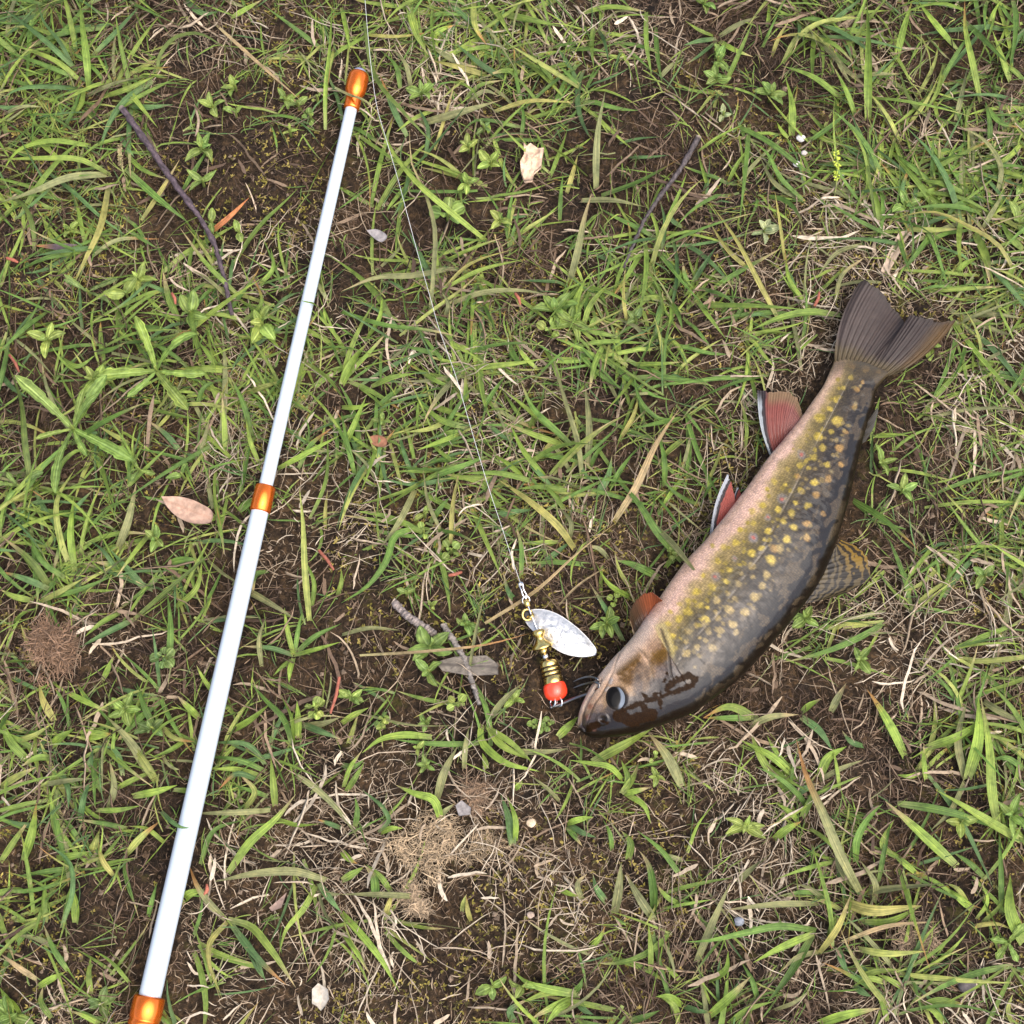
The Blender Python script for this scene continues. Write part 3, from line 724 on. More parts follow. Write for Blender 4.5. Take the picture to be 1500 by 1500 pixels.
# brass clevis ring round the blade hole and wire
def ring(cx, cy, r, wr, z, tilt=0, k=40, rx=1.0):
    a_ = np.linspace(0, 2 * math.pi, k)
    c0 = L3w(cx, cy, z); P = np.stack([np.cos(a_) * r * rx, np.sin(a_) * r * math.cos(tilt), np.sin(a_) * r * math.sin(tilt)], -1) + c0
    V, F, uv = tubes(P[None], np.full((1, k), wr), 8); return V, [F], uv
V, fs, uv = ring(356, 412, .0026, .0007, .0085, .35, rx=.85); cl = lp('clevis', V, fs, uv, M_BRASS)
V, fs, uv = lathe([(0, 0), (0, .0019), (.0003, .0023), (.0006, .0019), (.0006, 0)], L3w(355, 410, .0068), L3w(355, 410, .0078)); lp('hole', V, fs, uv, M_BLACKG, cl)
V, fs, uv = tube1([L3w(395, 395, .0105), L3w(412, 418, .0125), L3w(385, 440, .0125), L3w(366, 432, .011)], .0007, 16, 8); lp('clevis', V, fs, uv, M_BRASS)
# wire shaft
V, fs, uv = tube1([L3w(345, 262, .011), L3w(372, 345, .0115), L3w(405, 430, .0115), L3w(440, 520, .010), L3w(475, 620, .0104), L3w(540, 830, .0070), L3w(640, 1200, ZL)], .00045, 40, 8); lp('wire_shaft', V, fs, uv, M_STEEL)
V, fs, uv = ring(345, 268, .0021, .00045, .0110, .5, rx=.8); lp('wire_eye', V, fs, uv, M_STEEL)
V, fs, uv = lathe([(0, .0004), (.0003, .0014), (.0018, .0017), (.0030, .0013), (.0036, .0005)], L3w(338, 268, .0108), L3w(372, 330, .0112)); lp('ferrule', V, fs, uv, M_BRASS)
# snap
sn_ = [L3w(350, 255, .0115), L3w(318, 225, .0125), L3w(300, 170, .013), L3w(283, 95, .013), L3w(296, 90, .0135), L3w(322, 165, .0135), L3w(352, 235, .012), L3w(338, 258, .0115)]
V, fs, uv = tube1(sn_, .00042, 50, 8); lp('snap', V, fs, uv, M_STEEL)
def lure_lathe(name, A, B, z0, z1, prof, m_, parent=lure, label=None):
    a_, b_ = L3w(*A, z0), L3w(*B, z1); Lw = np.linalg.norm(b_ - a_)
    V, fs, uv = lathe([(t_ * Lw, r_ * .0000489 * 1.22) for t_, r_ in prof], a_, b_, 48)
    return lp(name, V, fs, uv, m_, parent, label)
# radii below are in crop pixels (1 crop px = 0.0489 mm)
lure_lathe('bell', (462, 560), (512, 745), .0112, .0086, [(0, 14), (.02, 38), (.08, 50), (.2, 52), (.32, 42), (.42, 31), (.50, 30), (.60, 40), (.72, 60), (.84, 80), (.92, 86), (.97, 84), (1.0, 70), (1.0, 20)], M_BRASS, label='brass bell below the blade')
lure_lathe('bead', (512, 740), (530, 802), .0076, .0070, [(0, 14), (.1, 26), (.5, 30), (.9, 26), (1, 14)], M_BRASS)
lure_lathe('bead', (530, 800), (548, 862), .0070, .0065, [(0, 12), (.2, 24), (.55, 27), (.85, 22), (1, 14)], M_STEEL)
prof = [(0, 20), (.01, 58), (.05, 68), (.10, 72)]
z_ = .10
for k_ in range(3):
    c0 = .30 + k_ * .175
    prof += [(c0 - .045, 76), (c0 - .03, 72), (c0 - .028, 62), (c0 + .028, 62), (c0 + .03, 72), (c0 + .045, 76)]
prof += [(.96, 78), (1.0, 74), (1.0, 30)]
body = lure_lathe('body', (566, 868), (628, 1112), .0063, .0062, prof, M_BRASS, label='turned brass body with three black grooves')
for k_ in range(3):
    c0 = .30 + k_ * .175
    A_ = np.array((566, 868.)) + np.array((62, 244.)) * (c0 - .026); B_ = np.array((566, 868.)) + np.array((62, 244.)) * (c0 + .026)
    lure_lathe('groove', A_, B_, .0063, .0063, [(0, 40), (0, 64.5), (1, 64.5), (1, 40)], M_BLACKG, body)
lure_lathe('bead', (620, 1090), (662, 1268), .0062, .0060, [(0, 40), (.01, 66), (.08, 84), (.25, 92), (.5, 94), (.7, 88), (.85, 72), (.95, 48), (1, 20)], M_REDBEAD, label='bright red plastic bead')
V, fs, uv = tube1([L3w(628, 1240, .0075), L3w(636, 1300, .0078), L3w(612, 1336, .006), L3w(590, 1300, .004), L3w(600, 1240, .0045)], .0005, 30, 8); lp('wire_loop', V, fs, uv, M_STEEL)
V, fs, uv = tube1([L3w(680, 1235, .0075), L3w(704, 1275, .0080), L3w(695, 1322, .0068), L3w(660, 1330, .005), L3w(655, 1270, .004)], .0005, 30, 8); lp('wire_loop', V, fs, uv, M_STEEL)
# treble hook
hook = lp('treble_hook', *tube1([L3w(585, 1340, .0055), L3w(700, 1300, .0068), L3w(820, 1250, .009), L3w(940, 1208, .0125), L3w(1010, 1185, .0155)], .00075, 40, 10), M_DARKSTEEL, label='dark treble hook with one bend in the trout mouth')
for pts in ([L3w(815, 1082, .014), L3w(880, 1052, .0155), L3w(960, 1034, .018), L3w(1020, 1040, .0205), L3w(1062, 1062, .022), L3w(1064, 1090, .021), L3w(1030, 1130, .018), L3w(1000, 1185, .0155)],
            [L3w(812, 1146, .014), L3w(900, 1112, .016), L3w(990, 1092, .020), L3w(1050, 1090, .0235), L3w(1078, 1112, .024), L3w(1066, 1148, .023), L3w(1030, 1166, .0195), L3w(990, 1190, .0155)]):
    lp('hook_bend', *tube1(pts, [.0001, .0004, .00055, .0006, .0006, .00065], 44, 8), M_DARKSTEEL, hook)

# line
lpix = [(762, 853, .013), (748, 812, .012), (736, 775, .013), (716, 715, .014), (700, 662, .016), (682, 600, .018), (668, 552, .019), (655, 515, .018), (645, 487, .017), (628, 428, .016), (611, 368, .015), (596, 312, .015), (580, 252, .016), (566, 205, .018), (553, 160, .019), (544, 100, .02), (538, 40, .02), (533, -20, .02), (522, -120, .016), (505, -260, .012)]
P = np.array([p2w(a_, b_, z_) for a_, b_, z_ in lpix])
V, fs, uv = tube1(P, .00012, 160, 6)
V2, fs2, uv2 = lathe([(0, 0), (.0003, .0006), (.0014, .0007), (.002, .0003), (.0021, 0)], p2w(764, 858, .013), p2w(761, 850, .013), 12)
o = link('fishing_line', mesh_np('fishing_line', np.concatenate([V, V2]), fs + [f_ + len(V) for f_ in fs2], None, None, None, M_LINE))
tag(o, 'thin pale nylon fishing line running from the lure up over the grass', 'fishing line')
# ------------------------------------------------------------------ keep-out shapes for the loose grass (things lie on top of it)
TAIL_POLY = [(1226, 522), (1237, 470), (1253, 421), (1272, 408), (1294, 431), (1322, 462), (1370, 469), (1401, 467), (1353, 509), (1318, 539)]
ROD_LINE = [(526, 100), (219, 1460), (200, 1560)]
BLADE_POLY = [L3(*q_) for q_ in outl]
LURE_LINE = [(765, 870), (785, 925), (800, 975), (815, 1020), (860, 1012)]
DEADLEAF = [(236, 727), (267, 728), (293, 737), (312, 752), (310, 763), (287, 767), (260, 757), (243, 740)]
FLAT = []      # more small keep-out discs (x,y,r)
def keepout(P):
    """True where a path point stands higher than what lies on the grass there"""
    pix = w2p(P); x_, y_ = pix[..., 0], pix[..., 1]; z_ = P[..., 2]
    bad = np.zeros(x_.shape, bool)
    d, _ = pdist(x_, y_, FISH_POLY + FISH_POLY[:1])
    bad |= (inpoly(x_, y_, FISH_POLY) | (d < 5)) & (z_ > .0015)
    bad |= inpoly(x_, y_, TAIL_POLY) & (z_ > .004)
    for pl in ([(1105, 570), (1170, 570), (1180, 610), (1125, 670)], [(1040, 785), (1066, 690), (1080, 730)], [(925, 932), (922, 890), (955, 865), (980, 890)], [(1180, 884), (1262, 862), (1278, 840), (1262, 803), (1226, 795)]):
        bad |= inpoly(x_, y_, pl) & (z_ > .004)
    d, _ = pdist(x_, y_, ROD_LINE); bad |= (d < 19) & (z_ > .0025)
    bad |= inpoly(x_, y_, BLADE_POLY) & (z_ > .004)
    d, _ = pdist(x_, y_, LURE_LINE); bad |= (d < 15) & (z_ > .002)
    bad |= inpoly(x_, y_, DEADLEAF) & (z_ > .004)
    for a_, b_, r_ in FLAT: bad |= (np.hypot(x_ - a_, y_ - b_) < r_) & (z_ > .003)
    return bad
DM = np.array([[int(c_) for c_ in r_] for r_ in """963557886346668
863347766435677
763225646356788
554324545634578
356756666756457
566777687665566
675656688664566
763334567544666
755423434544666
324433223233346
776544433222457
675543334444445
554443113455544
443343112356544
443122134455543""".split()], float)
def gdens(px, py):
    a_ = np.clip(px / 100 - .5, 0, 13.999); b_ = np.clip(py / 100 - .5, 0, 13.999)
    i_, j_ = a_.astype(int), b_.astype(int); fa, fb = a_ - i_, b_ - j_
    return ((DM[j_, i_] * (1 - fa) + DM[j_, i_ + 1] * fa) * (1 - fb) + (DM[j_ + 1, i_] * (1 - fa) + DM[j_ + 1, i_ + 1] * fa) * fb) / 9.0

GREENS = np.array([(.105, .185, .036), (.15, .225, .040), (.20, .27, .05), (.085, .155, .05), (.26, .29, .075), (.19, .20, .085)])
def blade_cols(n, Sg, k, kinds=None):
    base = GREENS[rng.choice(6, n, p=[.26, .26, .2, .12, .08, .08])] * rng.uniform(.8, 1.2, (n, 1))
    if kinds is not None:
        tab = {'d': (.20, .205, .085), 't': (.36, .27, .14), 'y': (.30, .28, .08), 'b': (.195, .285, .045), 'p': (.17, .12, .13), 'r': (.42, .16, .06), 'o': (.10, .14, .03), 'g': (.10, .185, .06)}
        for i_, q_ in enumerate(kinds):
            if q_ in tab: base[i_] = np.array(tab[q_]) * rng.uniform(.9, 1.1)
    t_ = np.linspace(0, 1, Sg)[None, :, None]
    c_ = np.repeat(base[:, None], Sg, 1)
    c_ = c_ * (1 + .15 * np.sin(t_ * 5 + rng.uniform(0, 6, (n, 1, 1))))
    pale = rng.uniform(0, .6, (n, 1, 1)) * np.clip(1 - t_ * 4, 0, 1)
    c_ = c_ * (1 - pale) + np.array((.38, .40, .18)) * pale
    tip = (rng.random((n, 1, 1)) < .45) * np.clip((t_ - rng.uniform(.55, .95, (n, 1, 1))) * 5, 0, 1)
    tc = np.where(rng.random((n, 1, 1)) < .2, np.array((.34, .17, .06)), np.array((.38, .30, .15)))
    c_ = c_ * (1 - tip * .9) + tc * tip * .9
    return np.repeat(c_[:, :, None], k, 2).reshape(-1, 3)
def blade_width(n, Sg, w_):
    t_ = np.linspace(0, 1, Sg)[None]
    pr_ = (.72 + .28 * np.clip(t_ * 4, 0, 1)) * np.clip(1 - np.clip((t_ - .35) / .65, 0, 1) ** 1.7, .03, 1)
    return w_[:, None] * pr_

# ------------------------------------------------------------------ traced grass blades (crop origin, then width kind and path in 3x crop pixels)
TR = {}
TR[0, 0] = """36 390,400 380,250 360,100 350,0|26 360,360 250,270 130,220 0,180|28 340,310 200,180 60,70 0,30|24 355,350 180,280 0,215|26 360,395 220,380 60,400 0,440|24 400,250 500,150 620,20|26 370,390 350,470 290,520 255,530|30 380,420 520,360 680,335|26 440,430 560,390 690,330|26 450,520 600,430 790,335|30 680,350 540,450 480,540 430,690|20o 690,330 700,250 760,170 860,145 1000,215|30 490,770 350,700 200,695 0,700|36 490,765 300,780 150,840 0,890|30y 480,800 440,1000 370,1150 325,1250|28 190,740 330,850 450,960 560,1040|26b 400,640 200,620 80,660 0,770|34 550,740 680,860 830,980|22y 620,970 700,850 790,700|26 800,840 860,740 930,630|22 550,670 620,740 740,790|24g 520,590 560,650 590,690|24o 150,1110 150,1040 100,900 0,850|22 400,1130 500,1060 700,1050|40p 390,1095 270,1085 150,1080|26r 900,1040 1000,960 1095,868|36 790,1420 740,1300 715,1190|24b 1430,570 1430,400 1450,200 1460,0|20t 940,100 1050,200 1150,290 1320,440|24 1080,1410 950,1380 800,1400|22 1060,1420 1150,1330 1110,1210|22 1180,1400 1270,1300 1330,1280|24 1050,1300 900,1150 790,1000|26 1140,1250 1200,1180 1190,1090|30 540,450 620,470 760,460|26 270,580 320,490 360,380|20 330,310 260,180 190,90 165,0|24 1440,1320 1380,1230 1300,1200|26b 1010,80 1080,40 1150,0|30 810,0 900,60 960,50|20 560,1010 640,1060 690,1090|22d 1000,1310 920,1230 830,1180|22 560,600 420,640 330,720|24 0,510 90,470 200,470|26 0,330 110,370 190,380|24 30,600 20,540 60,480"""
TR[500, 0] = """40 700,60 850,90 980,120|26 370,70 480,60 560,75|30 380,180 500,270 620,300|34b 1050,60 1170,30 1340,50|32 580,0 590,120 640,200|28 640,0 700,80 750,170|36 290,0 330,150 380,240|22o 100,90 150,340 280,500 440,670|28 640,1060 480,930 330,800 210,640 150,480|22d 390,1380 405,1200 410,1000 370,850 310,720 300,570|40d 340,545 500,500 700,440|24y 670,490 820,445 1020,450|24 800,560 570,540 510,610|26 540,440 600,380 720,350|22 790,610 800,500 780,430|34 1080,770 980,680 860,620|36 1120,830 1120,700 1130,560 1160,400|36d 1000,1250 1040,1100 1070,950 1100,850|42 1140,860 1300,800 1500,690|42d 1050,880 1200,880 1340,910|22 1400,1110 1380,980 1330,880|22 1410,1110 1420,960 1400,880|28 1250,690 1350,690 1450,680|24 1220,630 1300,610 1410,600|26d 470,1340 600,1290 780,1275 940,1300|28d 480,1180 320,1210 150,1220 0,1280|22y 440,1280 550,1170 770,1090|20 450,1270 600,1190 800,1140|26 0,1370 200,1430 380,1450 560,1490|24 1340,50 1340,180 1365,340|24 1380,120 1390,250 1410,370|24 980,220 1080,215 1180,230|24 1110,100 1100,200 1110,300|26 1440,1310 1340,1310 1260,1340|24 1440,1315 1480,1380 1500,1450|24 1430,1330 1390,1400 1350,1450|24 1450,1310 1450,1400 1420,1490|26 1440,1300 1480,1240 1500,1180|44b 1010,1440 1030,1330 1070,1230|26 1060,1450 1090,1350 1200,1220|30y 640,330 500,290 370,260|28b 380,180 440,130 500,110|26 700,200 600,210 500,230|32 730,350 640,300 500,190|26 800,320 720,310 640,330|30 950,380 880,300 800,280|24 1050,380 1000,330 960,290|28d 310,400 270,260 200,200|30 290,600 230,480 170,330|26 260,390 240,290 160,210|24 270,640 200,700 220,640|22 370,690 380,560 330,460|18y 410,660 460,500 500,360|24b 0,30 20,120 40,230|20y 80,150 250,160 400,140|24 560,440 640,400 690,420|26b 650,590 640,540 620,520|22 960,970 965,850 975,760|24y 990,850 1020,750 1040,680|22 1500,1000 1450,960 1460,900|24 1400,340 1460,280 1500,260|20 420,480 320,520 240,580|24 1090,1460 1120,1400 1160,1430|24 1340,1490 1300,1440 1210,1400|18y 1260,1440 1240,1300 1250,1170|22 450,1400 470,1340 440,1280|24b 110,1490 170,1390 180,1300"""
TR[1000, 0] = """42b 815,530 815,350 815,150 810,0|14o 850,990 815,700 815,540|30b 870,1000 850,880 740,680|34 760,510 720,400 640,250|12 820,690 790,600 755,520|30 720,480 600,440 490,450 410,520|34 720,450 560,330 440,290|30 440,280 500,170 600,100 780,80|40b 480,600 480,450 450,330|26b 470,610 440,580 410,530|34b 940,260 970,130 1010,0|24o 1110,540 1000,440 950,300|28 540,890 430,780 360,660 280,610|24 520,880 400,800 340,690|26b 650,700 560,790 440,860|26 540,630 630,570 740,480|22 560,570 640,620 740,640|32 1310,450 1280,300 1240,100 1240,0|32b 1210,220 1100,90 1030,0|38 1440,360 1400,240 1360,130|40 1260,860 1200,760 1140,690|36 1260,860 1150,810 1040,790|26 1200,530 1230,400 1250,300|26 1000,540 1080,430 1150,280|24 900,750 930,620 960,540|26d 1380,860 1400,740 1330,620 1210,550|34y 1460,1200 1400,1090 1250,990 1100,930 1000,940 860,1000|26 1100,1020 1040,1100 960,1200|26 970,1005 1100,1010 1230,1005|42 1280,1020 1330,1120 1350,1250|24 1080,1280 1200,1270 1400,1260|30 1260,1390 1350,1380 1500,1400|26b 1460,1500 1420,1420 1360,1290|26d 740,340 850,325 960,325|24d 670,1330 700,1210 800,1130|16y 450,1150 430,1000 405,840|24b 540,1330 470,1230 450,1100|24y 430,1420 340,1250 240,1060 120,890|22y 300,1190 200,1100 120,980|38 700,1385 550,1370 430,1395 300,1450|24 220,1420 300,1320 370,1340|26d 800,1070 680,1110 590,1220|28 40,1250 90,1170 150,1080|26 50,1260 200,1310 260,1370|26 60,1250 30,1280 0,1310|30 35,1270 10,1210 0,1150|24 150,170 70,180 0,200|24 150,180 50,260 0,290|26 160,160 240,110 340,70|26b 160,180 230,220 310,250|24 155,190 170,290 190,340|22 140,160 70,130 10,90|24 350,210 390,120 450,0|20y 390,250 430,150 470,90|24b 370,120 380,50 375,0|22 640,100 560,80 500,90|30 1420,400 1360,380 1300,380|26 1500,620 1420,700 1340,740|24 1210,700 1160,660 1100,680|26 1500,350 1440,300 1370,290|22b 1500,100 1420,120 1350,110|30b 1340,130 1370,50 1400,0|28 1330,460 1400,540 1480,560|26 1350,640 1350,540 1330,440|26 960,900 970,810 1000,730|32 1130,830 1060,850 1000,860|26 1280,880 1210,900 1140,980|24 1320,1000 1380,900 1420,830|34 1500,1100 1440,1040 1390,960|26b 1430,1250 1450,1180 1500,1150|24 1040,1000 1130,960 1230,940|24 600,720 720,720 830,730|24d 640,800 700,830 770,860|22b 200,800 240,720 300,640|24b 60,670 160,600 280,540|20b 110,820 80,720 60,640|18 400,1400 340,1380 230,1420|22 60,1320 130,1410 190,1490|24 850,60 900,120 930,200|26 900,200 960,280 1010,380|24 1150,280 1120,400 1060,500|30b 1200,1200 1240,1160 1300,1130"""
TR[0, 500] = """30o 140,660 110,450 90,250 30,90|36b 330,1015 310,850 325,680|30 310,1000 260,850 250,700 330,560|24 240,640 270,540 340,480 440,490|38d 510,930 560,800 600,620|36 640,1090 560,1000 470,900|30 770,1170 860,1090 890,960|22o 590,1220 740,1090 880,970 960,900|30 740,1430 750,1250 735,1100|30 590,1220 450,1290 340,1350|26 530,1190 440,1240 370,1300|26 170,1150 300,1080 370,1040|26 180,1130 320,1100 500,1030|26 300,1050 180,960 120,820|40o 220,1080 130,960 0,850|30 220,1090 100,1040 0,1010|30 150,1140 60,1120 0,1090|46 130,680 60,690 0,670|44 740,980 800,965 880,960|32 860,800 930,780 1000,760|36 1050,745 1090,710 1140,680|36 1050,690 1080,550 1105,420|26 1110,420 1060,250 1010,150|26 990,490 985,350 975,230|28 1080,230 1170,195 1260,170|36 1010,125 900,120 780,120|26b 1220,560 1350,490 1500,410|30 1360,1230 1340,1000 1330,780 1315,640|18 1360,780 1400,700 1430,620 1440,400|24d 1150,1430 1140,1300 1170,1210|24 1290,1380 1200,1350 1060,1340|26b 1290,1380 1400,1350 1500,1320|24 1290,1380 1260,1250 1250,1170|22 1295,1370 1310,1270 1330,1180|22 1280,1400 1240,1430 1200,1470|26 1300,1370 1380,1300 1500,1240|26b 1290,1390 1275,1440 1270,1500|30d 1020,1060 1150,1130 1300,1220|26d 910,960 980,1020 1060,1070|22 1370,1170 1380,1060 1340,960|20y 1430,830 1430,740 1440,650|28 800,490 720,400 640,340|26 850,530 700,490 600,470|22 1140,540 1100,440 1080,330|24 860,300 900,200 1000,160|22 640,290 760,320 900,350|24d 860,520 900,420 920,340|24 570,450 480,400 430,370|30 960,130 920,60 870,0|24 1500,500 1420,560 1370,620|30 560,1000 490,980 410,970|24 520,1010 430,900 380,870|26 60,1230 110,1190 170,1170|26y 150,1430 120,1330 90,1240|24 300,800 330,740 410,650|24 0,140 60,210 130,250|24 260,70 340,110 420,60|30 420,50 500,30 560,0|26b 450,1490 470,1450 500,1380|24 1310,560 1370,450 1460,380|24 1180,1010 1130,1020 1110,1120|22 1480,1120 1500,1060 1500,1000"""
TR[500, 500] = """46b 0,190 60,70 120,0|30b 0,490 50,380 110,240|24 60,590 20,420 0,310|28 370,600 330,630 180,690 60,720|30d 330,640 250,800 170,910|32 340,820 240,850 200,960 120,1070 0,1150|18d 440,840 380,700 360,560|22y 480,900 490,720 520,560|26 390,800 430,740 480,680|30 380,600 500,560 650,500|24 450,560 350,570 240,570|40d 1060,610 1040,450 980,250 910,0|34d 1080,560 1090,400 1070,180|34 1040,480 930,380 840,290 790,180|34 1110,690 1170,600 1190,500|34 950,400 860,330 700,200|34y 1030,920 960,820 850,720 680,600|28 660,770 750,750 850,740|26 680,600 580,600 430,580|26 860,620 700,580 520,580|28 990,460 820,400 700,350|26b 900,600 800,480 740,360|26 940,660 850,560 770,490|24 1040,640 930,600 830,600|26 1010,660 890,640 760,650|30 620,300 670,220 730,140|30 560,380 450,350 330,260|28 390,280 480,310 580,340|34t 1200,790 1290,650 1390,440 1490,290|34 1500,970 1390,840 1290,690 1190,590|26 1500,340 1400,340 1320,270 1280,120|26 1260,110 1200,60 1130,0|24b 1290,100 1380,100 1500,90|36 1400,1040 1280,980 1200,960|36b 1280,1130 1180,1070 1110,960|28g 1240,1320 1170,1190 1090,1060|26g 830,1180 740,1110 710,1010|20t 630,1240 850,1100 1050,920 1230,780|14t 940,1180 1020,1090 1180,980|14t 80,1380 400,1360 650,1330 840,1280|16d 560,1460 590,1280 630,1110|28d 0,1290 120,1260 260,1270|22 790,1040 790,900 765,800|24 960,880 870,885 780,890|36b 500,200 540,260 545,130|26 350,130 430,180 500,200|26 270,200 200,250 130,310|24b 0,290 70,290 130,270|26 130,200 220,160 330,140|24 440,60 360,40 270,20|26 600,60 540,30 480,0|24 640,360 700,410 780,460|28b 820,630 760,560 640,480|24 1000,560 950,480 900,430|24 980,740 920,660 850,620|24 1000,880 1010,800 960,730|28 1180,960 1130,910 1060,900|26 1090,560 1130,480 1180,440|22y 1220,440 1290,310 1310,220|26 1420,640 1420,520 1390,400|24b 1500,600 1440,680 1400,740|28 1280,1100 1220,1000 1200,920|24 1420,1000 1450,960 1500,920|28 1500,430 1430,490 1380,560|24 870,130 800,60 760,0|30 730,0 780,90 870,110|26 960,180 930,90 880,20|24b 540,400 460,430 330,480|22 420,420 480,400 560,390|28 870,990 930,940 1020,870|26 1180,650 1230,560 1290,480|22 700,560 770,530 880,500|26 1160,0 1110,110 1090,230|20y 880,490 930,440 980,400|24 480,340 400,380 280,400"""
TR[0, 1000] = """38 130,350 40,250 0,140|34y 240,170 190,80 170,0|44b 220,280 280,230 330,200|52b 340,230 420,230 490,225|42d 650,400 600,300 520,200 460,140|38 690,440 620,330 560,250|34g 350,620 370,500 400,420|34g 390,400 400,330 410,290|34b 580,500 680,480 780,450|42b 100,790 140,660 160,530|38 400,750 425,690 440,640|34 550,760 610,690 700,610|32 0,460 80,410 160,370|30 0,570 60,560 140,540|34 240,770 330,760 400,740|38b 330,1060 330,980 320,900|22g 270,1080 320,900 310,800 180,690|28 200,1060 195,950 200,860|24 310,815 200,830 80,850|28 0,790 60,700 130,600|24y 500,850 450,780 430,690|26 1170,390 1050,340 890,325|26 1180,380 1100,280 920,262|26 1150,410 1030,380 920,380|26 1140,430 1040,400 960,470|26d 1190,560 1050,570 840,575|32 1210,550 1200,430 1190,330|38b 1000,840 1100,700 1220,590 1300,490|24b 1220,600 1300,625 1410,620|26 880,800 940,650 1080,600|38 1290,300 1240,150 1170,80 1100,0|26 1290,280 1280,150 1230,50|32b 1310,250 1310,160 1305,80|42b 1000,220 1090,170 1190,90|32b 880,160 830,110 780,60|32d 1320,190 1420,180 1500,150|30 1320,180 1450,230 1500,250|38d 1440,870 1300,830 1150,835 940,875|28 1390,890 1330,1000 1260,1080 1225,1200|34 1390,890 1430,1020 1500,1120|30 1400,880 1450,950 1500,1010|28 1400,920 1450,930 1500,930|34 1000,1040 1100,1070 1180,1160 1300,1340|30 1010,1050 1080,1150 1170,1250 1260,1330|26 1010,1060 1110,1180 1170,1320|26y 1000,1050 920,1150 920,1240 960,1350|30d 990,1040 930,980 870,900 830,800|38b 790,970 830,930 900,910|26 570,1320 480,1220 400,1170|30b 160,1340 230,1300 290,1270|26 300,1270 230,1160 190,1060|26t 170,1310 80,1250 0,1190|38b 40,1500 40,1420 0,1340|38b 100,1480 50,1400 0,1370|26b 290,40 370,80 480,130|30 690,210 640,120 600,0|26 540,410 520,320 460,250|28g 260,380 300,470 300,560|30 450,480 410,380 420,330|26 180,450 300,430 420,420|26 500,470 600,420 700,380|24 560,640 460,620 330,600|26 180,630 80,620 0,590|28 350,700 300,620 240,560|24 420,560 520,560 620,540|30d 470,560 500,480 480,330|26 760,470 840,480 920,540|24 650,1030 670,950 690,880|26 160,300 80,250 0,220|24 400,100 360,40 340,0|26 820,250 740,300 660,330|24 720,700 640,640 560,630|26 700,180 760,240 850,260|28 1070,560 1120,480 1050,400|24 1180,500 1090,470 1020,450|24 1500,640 1450,620 1390,600|20 1160,1300 1120,1240 1090,1190|30 30,260 130,240 230,180|34 240,330 160,330 90,370|24 250,1170 150,1120 60,1110|26 400,1370 390,1290 400,1200|28b 440,1500 360,1460 300,1440|26 230,1480 180,1400 190,1330"""
TR[500, 1000] = """34b 620,180 610,230 700,340 870,390|34 640,180 690,260 830,340|28 630,190 740,260 850,360|28d 760,300 880,305 1000,290|34d 640,170 720,70 800,0|32b 400,240 260,230 170,250 90,310|38d 420,510 450,400 510,280|16d 100,140 300,185 520,190|26d 540,380 545,280 560,200|42 755,720 735,590 700,490|28b 765,700 765,600 730,500|26b 1240,430 1180,370 1100,355 1000,340|32 1240,490 1260,430 1230,340|32 1230,490 1280,420 1310,340|28b 1240,490 1300,475 1360,460|26b 1250,490 1330,540 1360,620|42 1100,350 1230,280 1370,200|46d 1500,460 1430,320 1350,220|38b 950,240 1000,190 1040,150|28b 990,620 1050,600 1110,590|28 990,630 1030,680 1060,720|26 1000,620 1060,660 1120,680|38b 440,610 400,510 330,490 240,450|26 420,600 460,560 500,530|24 160,660 210,600 190,560 90,470|26b 170,660 220,640 270,640|42 150,950 140,850 100,800|32 0,870 50,840 100,810|26 220,920 170,850 110,800|26y 190,1030 210,970 230,920|28d 350,940 150,930 0,930|32b 0,1010 90,1110 170,1210 255,1360|26b 0,1090 70,1190 135,1300|38 1050,1370 900,1345 820,1320 750,1265|34 1030,1370 930,1360 780,1410|34b 1040,1380 920,1430 830,1480|34b 1030,1390 960,1430 900,1500|24 1020,1360 1050,1330 1060,1300|30 1030,1390 1070,1440 1110,1460|34 1170,970 1120,900 1105,840|40d 1200,1020 1220,900 1230,790|46 1370,1030 1370,900 1340,780 1310,740|38 1380,1050 1300,930 1250,840|22b 1090,1170 1130,1130 1160,1070|34 1260,780 1270,700 1230,650|26 1500,860 1400,730 1300,650|26 1500,980 1430,940 1380,880|24 1190,740 1180,660 1150,600|26d 1060,960 1040,880 1080,840|26b 960,910 1010,930 1050,940|22y 570,1050 555,1000 550,940|20 530,1010 535,970 550,930|26 20,480 60,420 100,350|26 60,640 70,560 60,500|30 0,180 60,140 120,110|28 30,270 60,180 80,120|26 0,360 50,370 100,340|24b 10,460 40,370 90,300|24d 960,520 900,460 820,400|26 640,380 630,340 620,310|26b 760,470 790,440 795,430|28b 0,740 40,780 70,795|24 1500,780 1430,760 1370,740|30 770,1500 740,1450 820,1390|26 1480,1500 1470,1430 1390,1370|26 1360,1280 1360,1180 1350,1060|24b 1490,1310 1440,1260 1410,1230|28 1260,1490 1330,1470 1400,1440|30b 1500,1420 1440,1380 1380,1380"""
